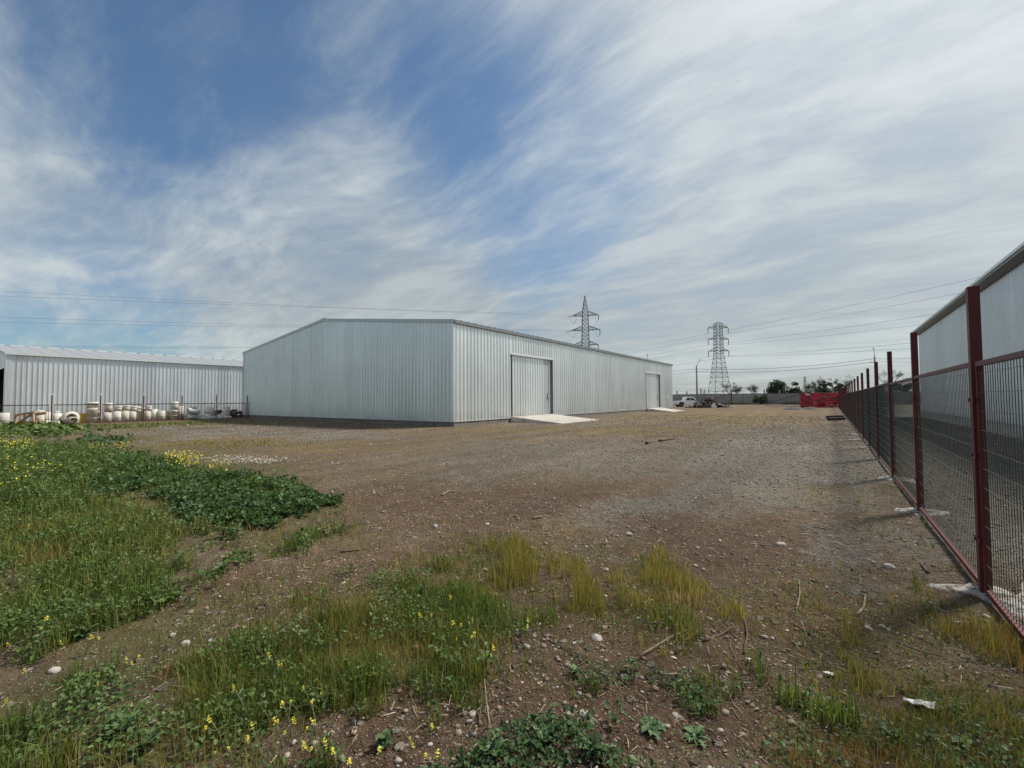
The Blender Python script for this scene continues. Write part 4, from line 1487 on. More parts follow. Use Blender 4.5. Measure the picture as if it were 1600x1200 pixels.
# right pylon: suspension tower
p2 = at_depth(1124.5, 622, 200)
az2 = math.atan2(RIGHT[1], RIGHT[0])
PY2 = empty('power_pylon', (p2.x, p2.y, 0), az2, 'steel lattice pylon standing fully visible beyond the far wall, flat topped', 'pylon', 'steel lattice pylons')
lattice(PY2, steps(0, 4.2, 9, 3.0, 2)+steps(9, 3.0, 22, 1.55, 6)[1:]+steps(22, 1.55, 36, 1.35, 10)[1:], 0.115)
ARM2 = (33.9, 28.6, 23.2)
for z in ARM2:
    for sd_ in (-1, 1):
        arm_mb(sd_, z, 1.38, 4.75, 1.2, 0.13).build('cross_arm', M_steel, PY2, fix=False)
        MB().tube([(sd_*4.7, 0, z), (sd_*4.7, 0, z-2.6)], 0.17, 6).build('insulator', M_glassins, PY2)
MB().bar((-1.35, 0, 36), (0, 0, 36.9), 0.12).bar((1.35, 0, 36), (0, 0, 36.9), 0.12).bar((-4.7, 0, 34.2), (0, 0, 36.9), 0.08).bar((4.7, 0, 34.2), (0, 0, 36.9), 0.08).build('earth_peak', M_steel, PY2)
# left pylon: tension tower above the warehouse roof
p1 = at_depth(916, 622, 180)
PY1 = empty('power_pylon', (p1.x, p1.y, 0), az2-0.25, 'steel lattice pylon with pointed peak rising behind the big warehouse roof', 'pylon', 'steel lattice pylons')
lattice(PY1, steps(0, 4.0, 20, 1.6, 6)+steps(20, 1.6, 37.5, 1.15, 11)[1:]+steps(37.5, 1.15, 44.4, 0.12, 4)[1:], 0.135)
ARM1 = ((36.2, 5.4), (30.1, 5.9), (23.9, 5.2))
for z, rch in ARM1:
    for sd_ in (-1, 1):
        arm_mb(sd_, z, 1.3, rch, 1.7, 0.17).build('cross_arm', M_steel, PY1, fix=False)
        MB().tube([(sd_*rch, 0, z), (sd_*(rch+(1.4 if sd_ < 0 else 0.1)), -0.9, z-(0.25 if sd_ < 0 else 2.3))], 0.16, 6).build('insulator', M_glassins, PY1)
        MB().tube([(sd_*rch+(-2.2 if sd_ < 0 else 0.3), -0.8, z-0.3), (sd_*rch*0.95, 0, z-2.6), (sd_*rch*0.85, 0.5, z-2.9), (sd_*rch*0.7, 1.5, z-0.8)], 0.06, 5).build('jumper', M_cable, PY1)


def wpt(root_p, az, x, y, z):
    return Vector((root_p.x+math.cos(az)*x-math.sin(az)*y, root_p.y+math.sin(az)*x+math.cos(az)*y, z))


# lines of the right pylon: towards the right, over the far yard, and away to the left
nm = ('top', 'middle', 'lowest')
ENDR = {0: ((2100, 300), (2100, 336)), 1: ((2100, 385), (2100, 416)), 2: ((2100, 470), (2100, 492))}
for i, z in enumerate(ARM2):
    for sd_ in (-1, 1):
        a = wpt(p2, az2, sd_*4.7, 0, z-2.6)
        pe = ENDR[i][0 if sd_ < 0 else 1]
        b = at_depth(pe[0], pe[1], 66)
        line(a, b, 1.2, 'power line from the %s %s arm of the flat topped pylon to the right' % (nm[i], 'left' if sd_ < 0 else 'right'), 0.030)
    for sd_ in (-1, 1):
        a = wpt(p2, az2, sd_*4.7, 0, z-2.6)
        b = at_depth(640+25*sd_, 585+8*i, 420)
        line(a, b, 5.5, 'power line from the %s %s arm of the flat topped pylon down behind the warehouse' % (nm[i], 'left' if sd_ < 0 else 'right'), 0.026)
# lines of the left pylon towards the left edge
YL = {0: (438, 450), 1: (485, 497), 2: (537, 542)}
for i, (z, rch) in enumerate(ARM1):
    for sd_ in (-1, 1):
        a = wpt(p1, az2-0.25, sd_*rch-(1.4 if sd_ < 0 else 0), -0.9, z-0.25)
        b = at_depth(-300, YL[i][0 if sd_ < 0 else 1], 150)
        line(a, b, 0.8, 'power line from the %s %s arm of the pointed pylon to the left edge' % (nm[i], 'left' if sd_ < 0 else 'right'), 0.030)
# low lines on the lamp post and the utility pole
for k, z in enumerate((9.45, 8.7)):
    a = (lp.x, lp.y, z)
    b = (up_.x, up_.y, 9.1-0.1*k+0.6*(1-k))
    line(a, b, 0.9, '%s of two low lines between the lamp post and the utility pole' % ('upper', 'lower')[k], 0.035)
    line(a, at_depth(700, 600+14*k, 110), 0.5, '%s of two low lines leaving the lamp post behind the warehouse' % ('upper', 'lower')[k], 0.035)
    line(b, at_depth(1800, 550+6*k, 80), 0.3, '%s of two low lines leaving the utility pole to the right' % ('upper', 'lower')[k], 0.03)
for k, (ya, yb) in enumerate(((600.5, 595), (606, 603), (610, 609))):
    line(at_depth(990, ya, 330), at_depth(1480, yb, 330), 0.6, '%s of three faint distant lines just above the far wall' % ('highest', 'middle', 'lowest')[k], 0.045)
# far pylons
for px, py, dpt, lab in ((1258.5, 589, 620, 'tiny far pylon above the gate, left of the red stack'), (1095.5, 606, 900, 'tiny far pylon just right of the lamp post'), (1101, 608, 900, 'tiniest far pylon between lamp post and the flat topped pylon')):
    q = at_depth(px, 622, dpt)
    top = (621.5-py)/F_PX*dpt+1.6
    t = empty('far_pylon', (q.x, q.y, 0), az2, lab, 'pylon', 'steel lattice pylons')
    lattice(t, steps(0, 3.2, top*0.5, 1.5, 4)+steps(top*0.5, 1.5, top, 0.6, 5)[1:], 0.22, M_far_haze)
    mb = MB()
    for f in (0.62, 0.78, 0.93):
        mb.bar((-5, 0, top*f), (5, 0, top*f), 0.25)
    mb.build('cross_arms', M_far_haze, t)


# ------------------------------------------------------------------ trees beyond the wall
def leaf_cloud(centres, n, size, cols, seed, flat=0.8):
    """many small leaf faces round the given clump centres (x,y,z,r)"""
    g = np.random.default_rng(seed)
    C = np.array(centres)
    wgt_ = C[:, 3]**2
    idx = g.choice(len(C), n, p=wgt_/wgt_.sum())
    v = g.normal(size=(n, 3))
    v /= np.linalg.norm(v, axis=1)[:, None]
    rad = C[idx, 3]*g.uniform(0.35, 1.0, n)**0.5
    P0 = C[idx, :3]+v*rad[:, None]*np.array([1, 1, flat])
    a = g.normal(size=(n, 3))
    a /= np.linalg.norm(a, axis=1)[:, None]
    b = np.cross(a, g.normal(size=(n, 3)))
    b /= np.linalg.norm(b, axis=1)[:, None]+1e-9
    s = (size*g.uniform(0.6, 1.4, n))[:, None]
    V = np.stack([P0-a*s, P0+b*s*0.5, P0+a*s, P0-b*s*0.5], 1).reshape(-1, 3)
    i4 = np.arange(n)*4
    T = np.concatenate([np.stack([i4, i4+1, i4+2], -1), np.stack([i4, i4+2, i4+3], -1)])
    pal = np.array(cols)
    clump_tone = g.uniform(0.8, 1.2, len(C))
    col = pal[g.integers(0, len(pal), n)]*clump_tone[idx][:, None]*g.uniform(0.8, 1.2, (n, 1))
    return V, T, np.repeat(col, 4, 0)


def branches(seed, height, spread, levels=3, r0=0.12, n0=4, up=0.6, start=0.35):
    r_ = random.Random(seed)
    mb = MB()
    tips = []

    def grow(p, d, L, r, lv):
        q = p+d*L
        mid = p+d*L*0.5+Vector((r_.uniform(-1, 1), r_.uniform(-1, 1), r_.uniform(-.3, .6)))*L*0.08
        mb.tube([p, mid, q], [r, r*0.8, r*0.6], 5, False)
        tips.append((q, lv))
        if lv == 0:
            return
        for k in range(r_.choice((2, 3, 3))):
            nd = (d+Vector((r_.uniform(-1, 1), r_.uniform(-1, 1), r_.uniform(-0.3, 0.8)))*0.75).normalized()
            grow(p.lerp(q, r_.uniform(0.5, 1.0)), nd, L*r_.uniform(0.5, 0.8), r*0.55, lv-1)
    for k in range(n0):
        a = 2*math.pi*(k+r_.random()*0.7)/n0
        d = Vector((math.cos(a)*spread, math.sin(a)*spread, up)).normalized()
        grow(Vector((0, 0, height*start*r_.uniform(0.7, 1.2))), d, height*0.3, r0*0.6, levels-1)
    mb.tube([(0, 0, -0.2), (0.1, 0, height*start*0.6), (0, 0.1, height*(start+0.2))], [r0*1.3, r0, r0*0.6], 7, False)
    return mb, tips


DARKG = [(0.022, 0.034, 0.022), (0.034, 0.048, 0.028), (0.046, 0.062, 0.034)]
GREYG = [(0.07, 0.075, 0.05), (0.10, 0.10, 0.07), (0.055, 0.06, 0.042)]
TREES = [  # px, depth, height, width m, kind, label
    (1141, 140, 6.9, 4.2, 'bare', 'bare leaning tree over the wall beside the right pylon foot'),
    (1151, 142, 5.2, 2.6, 'thin', 'small thin tree just right of the bare leaning one'),
    (1177, 135, 5.9, 3.6, 'thin', 'thin grey twiggy tree alone above the wall, middle of the gap'),
    (1214, 128, 7.2, 5.4, 'dense', 'dense dark tree above the wall, left one of the dark clumps'),
    (1232, 140, 4.6, 4.0, 'thin', 'low thin tree between the two dark clumps'),
    (1243, 126, 6.1, 4.8, 'mop', 'dark mound shaped tree with a small round top tuft, behind the gate post'),
    (1268, 134, 6.2, 3.4, 'thin', 'thin tree above the left end of the red stack'),
    (1281, 128, 7.6, 4.4, 'bare', 'tall grey feathery tree above the red stack'),
    (1287, 124, 4.9, 9.4, 'dense', 'low wide dark thicket behind the red stack'),
    (1298, 130, 8.0, 5.2, 'clumpy', 'tall tree with dark leaf clumps above the red stack'),
    (1318, 126, 8.0, 5.0, 'bare', 'bare spreading tree at the far end of the mesh fence'),
    (1394, 105, 8.2, 5.0, 'bare', 'bare tree seen through gap between fence posts and right warehouse'),
    (1408, 110, 6.6, 5.2, 'clumpy', 'bushy tree at the far end of the right warehouse wall'),
]
for i, (px, dpt, H_, Wd, kind, lab) in enumerate(TREES):
    q = at_depth(px, 622, dpt)
    q.z = 0
    t = empty('tree', (q.x, q.y, 0), 0, lab, 'tree', 'trees beyond the far wall')
    if kind in ('bare', 'thin'):
        mb, tips = branches(i+20, H_, 0.55 if kind == 'bare' else 0.4, 4, 0.11, 5, 0.85)
    else:
        mb, tips = branches(i+20, H_, 0.8, 3, 0.16, 5, 0.7, 0.3)
    mb.build('trunk', M_bark, t, True, fix=False)
    r_ = random.Random(i)
    if kind in ('dense', 'mop'):
        cs = []
        top = H_ if kind == 'dense' else H_-1.7
        while len(cs) < 150:
            vx, vy, vz = r_.uniform(-1, 1), r_.uniform(-1, 1), r_.uniform(-0.9, 1)
            q_ = vx*vx+vy*vy+max(0, vz)**2
            if 0.12 < q_ < 0.9:
                k_ = r_.uniform(0.85, 1.12)
                cs.append((vx*Wd/2*k_, vy*Wd/2*k_, 0.42*top+vz*0.52*top*k_, r_.uniform(0.5, 0.95)))
        if kind == 'mop':
            cs += [(-0.3, 0, H_-0.55, 0.7), (0.25, 0.1, H_-0.6, 0.65)]*2
        V, T, C = leaf_cloud(cs, 11000, 0.19, DARKG, i)
    elif kind == 'clumpy':
        cs = [(p.x, p.y, p.z, r_.uniform(0.35, 0.8)) for p, lv in tips if r_.random() < 0.4]
        V, T, C = leaf_cloud(cs, 3600, 0.17, DARKG, i, 0.6)
    else:
        cs = [(p.x, p.y, p.z, r_.uniform(0.25, 0.55)) for p, lv in tips if lv <= 1]
        V, T, C = leaf_cloud(cs, 900 if kind == 'bare' else 1500, 0.10, GREYG, i)
    o = tri_mesh('crown', V, T, M_crown, C)
    o.parent = t
# bush in front of the wall
q = ground_at(1188, 632.3)
t = empty('bush', (q[0], q[1], 0), 0, 'dark green bush growing in front of the far concrete wall', 'bush')
mb, tips = branches(91, 2.2, 0.9, 3, 0.05, 7, 0.8, 0.08)
mb.build('stems', M_bark, t, fix=False)
r_ = random.Random(4)
cs = []
for k in range(22):
    a, rr_ = r_.uniform(0, 6.28), r_.uniform(0, 1)**0.5*1.6
    cs.append((rr_*math.cos(a), rr_*math.sin(a), 0.35+2.1*r_.uniform(0.1, 1)*(1-(rr_/1.9)**2), r_.uniform(0.3, 0.6)))
V, T, C = leaf_cloud(cs, 3200, 0.11, [(0.04, 0.055, 0.028), (0.06, 0.075, 0.035), (0.03, 0.04, 0.024)], 14)
tri_mesh('crown', V, T, M_crown, C).parent = t


# ------------------------------------------------------------------ vegetation on the ground
BL = {'V': [], 'T': [], 'C': [], 'n': 0}
LF = {'V': [], 'T': [], 'C': [], 'n': 0}


def push(S, V, T, C):
    S['V'].append(V)
    S['T'].append(T+S['n'])
    S['C'].append(C)
    S['n'] += len(V)


PAL = {
    'olive': np.array([(0.220, 0.202, 0.055), (0.275, 0.228, 0.075), (0.165, 0.175, 0.048), (0.330, 0.262, 0.115)]),
    'straw': np.array([(0.36, 0.27, 0.125), (0.30, 0.22, 0.09), (0.42, 0.32, 0.17), (0.24, 0.20, 0.07)]),
    'green': np.array([(0.080, 0.132, 0.030), (0.115, 0.170, 0.038), (0.180, 0.210, 0.062), (0.048, 0.088, 0.024)]),
    'rust': np.array([(0.245, 0.155, 0.060), (0.195, 0.130, 0.048), (0.240, 0.195, 0.070)]),
    'leafd': np.array([(0.034, 0.074, 0.020), (0.050, 0.104, 0.028), (0.105, 0.165, 0.070), (0.030, 0.058, 0.022), (0.060, 0.110, 0.040)]),  # the paler green puts leaf highlights into the colour
    'leafm': np.array([(0.080, 0.135, 0.036), (0.105, 0.160, 0.046), (0.062, 0.105, 0.028), (0.13, 0.175, 0.070)]),
}


def scatter_pts(poly_px, density, clump=0.5, cs=0.5, grow=1.0, seed=0):
    """points on the ground inside a surveyed outline; the outline is broken up by noise"""
    W_ = np.array([ground_at(*p) for p in poly_px])
    lo, hi = W_.min(0)-0.2, W_.max(0)+0.2
    area = np.prod(hi-lo)
    n = int(min(area*density, 900000))
    g = np.random.default_rng(abs(seed+int(poly_px[0][0]*7+poly_px[0][1])))
    x, y = g.uniform(lo[0], hi[0], n), g.uniform(lo[1], hi[1], n)
    d = np.hypot(x, y)
    keep = g.random(n) < np.minimum(1.0, (3.2/np.maximum(d, 0.5))**1.6)
    x, y, d = x[keep], y[keep], d[keep]
    jit = 0.10+0.03*d
    wx = x+(fbm(x/0.30, y/0.30, 4, 81)-0.5)*jit*4.0
    wy = y+(fbm(x/0.30+9, y/0.30+4, 4, 83)-0.5)*jit*4.0
    k = inside(W_, wx, wy)
    x, y, d = x[k], y[k], d[k]
    nz = fbm(x/cs, y/cs, 3, 91+seed)
    # distance to the outline: growth thins out and gets lower towards it
    ed = np.full(len(x), 1e9)
    for i in range(len(W_)):
        a_, b_ = W_[i-1], W_[i]
        ab = b_-a_
        t = np.clip(((x-a_[0])*ab[0]+(y-a_[1])*ab[1])/max(1e-9, ab @ ab), 0, 1)
        ed = np.minimum(ed, np.hypot(x-a_[0]-t*ab[0], y-a_[1]-t*ab[1]))
    e = np.clip(ed/(0.04+0.022*d), 0, 1)
    k = nz-0.12*(1-e) > clump*0.55+0.12*g.random(len(x))
    return x[k], y[k], d[k], g, 0.45+0.55*e[k]


def blades(poly, pal, density, h0, h1, width, clump=0.5, cs=0.4, lean=0.35, seed=0, bend=0.5):
    x, y, d, g, e = scatter_pts(poly, density*1.15, clump, cs, seed=seed)
    n = len(x)
    if not n:
        return
    z = hgt(x, y)-0.004
    H_ = e*g.uniform(h0, h1, n)*(0.65+0.7*fbm(x/0.3, y/0.3, 2, 95))
    wd = width*np.maximum(1.0, (d/3.0)**0.75)*g.uniform(0.75, 1.7, n)
    a = g.uniform(0, 2*math.pi, n)
    ln = np.abs(g.normal(0, lean, n))
    dx_, dy_ = np.cos(a)*ln*H_, np.sin(a)*ln*H_
    b = g.uniform(0, 2*math.pi, n)
    wx, wy = np.cos(b)*wd/2, np.sin(b)*wd/2
    zl = H_*np.sqrt(np.maximum(0.1, 1-np.minimum(ln, 0.9)**2))
    bot = np.stack([x, y, z], -1)
    m1 = np.stack([x+dx_*0.35, y+dy_*0.35, z+zl*0.55], -1)
    tip = np.stack([x+dx_*(1+bend*0.4), y+dy_*(1+bend*0.4), z+zl*(1-bend*0.12*(ln > 0.4))], -1)
    W3 = np.stack([wx, wy, np.zeros(n)], -1)
    V = np.stack([bot-W3, bot+W3, m1-W3*0.8, m1+W3*0.8, tip], 1).reshape(-1, 3)
    i5 = np.arange(n)*5
    T = np.concatenate([np.stack([i5, i5+1, i5+3], -1), np.stack([i5, i5+3, i5+2], -1), np.stack([i5+2, i5+3, i5+4], -1)])
    p = PAL[pal]
    patch = fbm(x/0.5, y/0.5, 2, 97)
    ci = np.clip((g.random(n)*0.7+patch*0.6-0.15)*len(p), 0, len(p)-1).astype(int)
    C = p[ci]*g.uniform(0.5, 1.5, (n, 1))
    push(BL, V, T, np.repeat(C, 5, 0))


def leaves(poly, pal, density, size, h0, h1, clump=0.45, cs=0.6, seed=0, round_=0.5, mound=True):
    x, y, d, g, e = scatter_pts(poly, density, clump, cs, seed=seed)
    n = len(x)
    if not n:
        return
    md = fbm(x/0.55, y/0.55, 2, 61)
    z = hgt(x, y)+e*(h0+(h1-h0)*g.random(n)**0.8)*(0.35+1.1*md if mound else 1)
    s = size*g.uniform(0.55, 1.35, n)*np.maximum(1.0, (d/5.0)**0.35)
    a = g.uniform(0, 2*math.pi, n)
    tilt = g.normal(0.25, 0.60, n)
    ux, uy, uz = np.cos(a)*np.cos(tilt), np.sin(a)*np.cos(tilt), np.sin(tilt)
    U = np.stack([ux, uy, uz], -1)
    side = np.stack([-np.sin(a), np.cos(a), g.normal(0, 0.3, n)], -1)
    side /= np.linalg.norm(side, axis=1)[:, None]
    N_ = np.cross(U, side)
    B = np.stack([x, y, z], -1)
    S = s[:, None]
    wv = round_*g.uniform(0.8, 1.2, n)[:, None]
    V = np.stack([B, B+U*S*0.35+side*S*wv*0.8+N_*S*0.10, B+U*S*0.40-N_*S*0.03, B+U*S*0.35-side*S*wv*0.8+N_*S*0.10,
                  B+U*S*0.78+side*S*wv*0.55+N_*S*0.02, B+U*S*0.78-side*S*wv*0.55+N_*S*0.02, B+U*S-N_*S*0.14], 1).reshape(-1, 3)
    i7 = np.arange(n)*7
    F = [(0, 2, 1), (0, 3, 2), (1, 2, 4), (2, 3, 5), (2, 6, 4), (2, 5, 6)]
    T = np.concatenate([np.stack([i7+a_, i7+b_, i7+c_], -1) for a_, b_, c_ in F])
    p = PAL[pal]
    C = p[g.integers(0, len(p), n)]*g.uniform(0.6, 1.5, (n, 1))
    push(LF, V, T, np.repeat(C, 7, 0))


DARK_PATCH = [(125, 716), (175, 702), (245, 722), (300, 737), (400, 747), (470, 762), (516, 790), (505, 806), (432, 816), (400, 836), (330, 836), (270, 802), (210, 777), (140, 762)]
LEFT_FIELD = [(-380, 700), (60, 696), (110, 720), (130, 765), (215, 790), (285, 822), (312, 850), (262, 895), (292, 938), (240, 965), (180, 995), (95, 1036), (-380, 1046)]
LEFT_TOP = [(-380, 700), (70, 694), (150, 700), (240, 722), (150, 770), (60, 800), (-380, 810)]
LEFT_OLIVE = [(-380, 830), (40, 815), (200, 800), (290, 830), (310, 855), (250, 890), (170, 900), (60, 935), (-380, 940)]
LEFT_TAN = [(185, 768), (250, 785), (300, 832), (270, 850), (200, 822), (170, 790)]
BOTTOM_LEFT = [(-260, 1260), (-260, 1110), (80, 1085), (190, 1052), (320, 1028), (420, 968), (500, 935), (590, 905), (655, 890), (745, 925), (800, 962), (838, 1000), (795, 1062), (722, 1118), (620, 1096), (560, 1118), (505, 1150), (440, 1260)]
BL_OLIVE = [(260, 1075), (330, 1030), (420, 968), (540, 940), (640, 960), (660, 1010), (640, 1080), (520, 1085), (470, 1110), (360, 1085)]
MID_OLIVE = [(640, 960), (740, 920), (800, 955), (880, 960), (870, 1000), (800, 1010), (740, 1075), (660, 1090), (640, 1020)]
TUFT1 = [(768, 905), (784, 852), (812, 838), (834, 860), (852, 908), (806, 925)]
TUFT2 = [(862, 948), (880, 892), (916, 884), (934, 946), (905, 965)]
TUFT3 = [(990, 935), (1004, 862), (1022, 868), (1062, 888), (1122, 938), (1112, 962), (1040, 952)]
TUFT3B = [(995, 945), (1110, 960), (1125, 1010), (1060, 1040), (1000, 1000)]
TALL_GREEN = [(1196, 1112), (1215, 1045), (1240, 1030), (1275, 1050), (1292, 1108), (1240, 1130)]
TUFT4 = [(1306, 1088), (1322, 1010), (1355, 1030), (1392, 1080), (1360, 1100)]
TUFT5 = [(1290, 1000), (1300, 940), (1340, 955), (1372, 1020), (1330, 1010)]
RIGHT_DRY = [(1450, 985), (1490, 940), (1560, 975), (1640, 985), (1660, 1080), (1560, 1060), (1480, 1025)]
RIGHT_GREEN = [(1440, 965), (1462, 935), (1505, 945), (1495, 975)]
RIGHT_LOW = [(1150, 1260), (1230, 1150), (1330, 1105), (1450, 1090), (1560, 1085), (1680, 1085), (1680, 1260)]
MID_LEAFY = [(862, 1080), (890, 1035), (945, 1040), (975, 1070), (1100, 1080), (1105, 1105), (1020, 1115), (960, 1100), (890, 1100)]
BOTTOM_LEAFY = [(715, 1260), (735, 1178), (800, 1140), (850, 1128), (930, 1150), (985, 1260)]
CLUMP_A = [(418, 856), (468, 838), (545, 824), (552, 838), (490, 866), (430, 872)]
CLUMP_B = [(318, 905), (350, 875), (398, 865), (392, 888), (350, 910)]
CLUMP_C = [(190, 958), (235, 935), (292, 930), (275, 955), (215, 968)]
CLUMP_D = [(590, 882), (640, 860), (720, 870), (760, 900), (690, 905), (610, 895)]
CLUMP_E = [(725, 852), (740, 832), (760, 845), (750, 858)]
CLUMP_F = [(520, 900), (560, 885), (610, 905), (570, 918)]
MIDSPARSE = [(480, 830), (700, 800), (960, 860), (1000, 940), (880, 900), (700, 880), (560, 880)]
FAR_LEFT = [(-60, 670), (110, 668), (160, 676), (90, 686), (-60, 686)]
FAR_LEFT2 = [(90, 690), (180, 684), (230, 692), (170, 704), (110, 702)]
OCHRE1 = [(240, 690), (480, 686), (520, 694), (360, 702), (250, 700)]
FARSTRIP = [(-60, 668), (200, 664), (378, 656), (378, 660), (200, 671), (-60, 676)]
RFOOT = [(1250, 765), (1330, 750), (1350, 770), (1300, 790)]
RFOOT2 = [(1330, 800), (1400, 790), (1420, 830), (1380, 850), (1340, 830)]

leaves(DARK_PATCH, 'leafd', 9000, 0.042, 0.01, 0.17, 0.52, 0.6, 1, 0.55)
leaves(DARK_PATCH, 'leafm', 1600, 0.040, 0.03, 0.20, 0.66, 0.4, 71, 0.4)
blades(DARK_PATCH, 'green', 700, 0.10, 0.30, 0.005, 0.55, 0.5, 0.4, 2)
leaves(LEFT_TOP, 'leafm', 4200, 0.038, 0.05, 0.34, 0.55, 0.5, 3, 0.4)
PATCH_FRINGE = [(100, 700), (190, 692), (300, 722), (420, 735), (520, 765), (560, 800), (530, 830), (440, 850), (330, 862), (250, 820), (150, 780), (90, 740)]
leaves(PATCH_FRINGE, 'leafm', 1500, 0.030, 0.005, 0.09, 0.80, 0.5, 80, 0.42)
blades(PATCH_FRINGE, 'straw', 500, 0.04, 0.14, 0.003, 0.74, 0.5, 0.5, 81)
blades(LEFT_TOP, 'green', 1300, 0.12, 0.40, 0.005, 0.5, 0.5, 0.4, 4)
blades(LEFT_FIELD, 'green', 4000, 0.06, 0.24, 0.0044, 0.68, 0.45, 0.5, 5)
blades(LEFT_FIELD, 'olive', 900, 0.08, 0.24, 0.0032, 0.76, 0.45, 0.4, 6)
leaves(LEFT_FIELD, 'leafm', 3400, 0.028, 0.02, 0.20, 0.66, 0.4, 7, 0.4)
blades(LEFT_OLIVE, 'olive', 2300, 0.08, 0.24, 0.0028, 0.78, 0.45, 0.3, 8)
blades(LEFT_TAN, 'straw', 3200, 0.05, 0.16, 0.003, 0.62, 0.4, 0.35, 9)
blades(BOTTOM_LEFT, 'green', 4600, 0.04, 0.19, 0.0042, 0.83, 0.35, 0.5, 10)
blades(BOTTOM_LEFT, 'olive', 1500, 0.07, 0.20, 0.0024, 0.72, 0.35, 0.35, 11)
leaves(BOTTOM_LEFT, 'leafm', 4200, 0.023, 0.01, 0.12, 0.80, 0.3, 12, 0.42)
blades(BL_OLIVE, 'olive', 3400, 0.06, 0.18, 0.0019, 0.82, 0.4, 0.25, 13)
blades(BL_OLIVE, 'rust', 2000, 0.08, 0.19, 0.0020, 0.72, 0.3, 0.25, 14)
blades(MID_OLIVE, 'olive', 3400, 0.05, 0.17, 0.0022, 0.78, 0.4, 0.3, 15)
blades(MID_OLIVE, 'green', 1800, 0.08, 0.22, 0.0036, 0.75, 0.3, 0.45, 16)
leaves(MID_OLIVE, 'leafm', 1800, 0.028, 0.01, 0.12, 0.80, 0.3, 17, 0.42)
for i, tf in enumerate((TUFT1, TUFT2)):
    blades(tf, 'olive', 5200, 0.14, 0.27, 0.0024, 0.30, 0.3, 0.22, 20+i)
    blades(tf, 'straw', 900, 0.14, 0.28, 0.0022, 0.5, 0.3, 0.22, 24+i)
blades(TUFT3, 'olive', 4200, 0.10, 0.21, 0.0023, 0.40, 0.3, 0.28, 27)
blades(TUFT3, 'straw', 900, 0.10, 0.22, 0.0022, 0.55, 0.3, 0.28, 28)
blades(TUFT3B, 'green', 3200, 0.05, 0.16, 0.003, 0.62, 0.3, 0.5, 29)
blades(TUFT3B, 'olive', 3000, 0.05, 0.16, 0.0022, 0.62, 0.3, 0.4, 30)
leaves(TALL_GREEN, 'leafm', 1500, 0.03, 0.02, 0.15, 0.5, 0.3, 70, 0.3)
blades(TALL_GREEN, 'green', 4600, 0.10, 0.26, 0.0046, 0.45, 0.3, 0.42, 31)
blades(TUFT4, 'olive', 5200, 0.09, 0.18, 0.0020, 0.35, 0.3, 0.25, 32)
blades(TUFT5, 'olive', 3400, 0.07, 0.17, 0.0020, 0.5, 0.3, 0.3, 33)
blades(RIGHT_DRY, 'rust', 4200, 0.06, 0.17, 0.0020, 0.60, 0.35, 0.35, 34)
blades(RIGHT_DRY, 'olive', 2600, 0.06, 0.18, 0.0020, 0.66, 0.35, 0.35, 35)
blades(RIGHT_GREEN, 'green', 3000, 0.08, 0.19, 0.003, 0.4, 0.3, 0.35, 36)
blades(RIGHT_LOW, 'green', 3000, 0.04, 0.13, 0.0028, 0.70, 0.35, 0.6, 37)
blades(RIGHT_LOW, 'rust', 3600, 0.04, 0.13, 0.002, 0.60, 0.3, 0.6, 38)
leaves(RIGHT_LOW, 'leafd', 3000, 0.018, 0.005, 0.08, 0.74, 0.3, 39, 0.42)
leaves(MID_LEAFY, 'leafd', 6000, 0.020, 0.005, 0.08, 0.58, 0.3, 40, 0.45)
blades(MID_LEAFY, 'green', 4200, 0.05, 0.15, 0.003, 0.55, 0.3, 0.5, 41)
leaves(BOTTOM_LEAFY, 'leafd', 5200, 0.026, 0.006, 0.08, 0.50, 0.3, 42, 0.38)
for i, cpoly in enumerate((CLUMP_A, CLUMP_B, CLUMP_C)):
    leaves(cpoly, 'leafm', 2400, 0.042, 0.02, 0.16, 0.45, 0.3, 43+i, 0.4)
    blades(cpoly, 'green', 2400, 0.08, 0.22, 0.0042, 0.5, 0.3, 0.4, 47+i)
blades(CLUMP_D, 'green', 1900, 0.05, 0.15, 0.0032, 0.72, 0.3, 0.5, 51)
blades(CLUMP_D, 'olive', 1500, 0.06, 0.16, 0.0024, 0.72, 0.3, 0.4, 52)
blades(CLUMP_E, 'olive', 2600, 0.07, 0.15, 0.0026, 0.4, 0.3, 0.3, 53)
leaves(CLUMP_F, 'leafm', 1600, 0.028, 0.01, 0.09, 0.7, 0.3, 54, 0.42)
blades(MIDSPARSE, 'straw', 260, 0.03, 0.11, 0.0024, 0.74, 0.5, 0.7, 55)
blades(MIDSPARSE, 'green', 160, 0.03, 0.10, 0.003, 0.84, 0.4, 0.6, 56)
leaves(FAR_LEFT, 'leafm', 900, 0.12, 0.05, 0.35, 0.55, 1.5, 57, 0.45)
leaves(FAR_LEFT2, 'leafd', 900, 0.10, 0.04, 0.26, 0.62, 1.2, 58, 0.45)
blades(OCHRE1, 'olive', 900, 0.05, 0.14, 0.004, 0.66, 1.2, 0.4, 59)
blades(FARSTRIP, 'green', 900, 0.08, 0.25, 0.006, 0.62, 1.6, 0.4, 60)
RIGHT_ALL = [(1120, 900), (1280, 870), (1440, 900), (1500, 920), (1640, 1010), (1700, 1260), (1120, 1260), (1150, 1090), (1080, 1010)]
blades(RIGHT_ALL, 'rust', 2200, 0.02, 0.09, 0.0018, 0.74, 0.4, 0.7, 63)
blades(RIGHT_ALL, 'green', 1300, 0.02, 0.08, 0.0022, 0.80, 0.35, 0.7, 64)
leaves(RIGHT_ALL, 'leafd', 1700, 0.014, 0.004, 0.04, 0.84, 0.4, 65, 0.45)
FENCE_FOOT = [(1330, 745), (1400, 735), (1450, 800), (1535, 905), (1500, 940), (1440, 870), (1380, 800)]
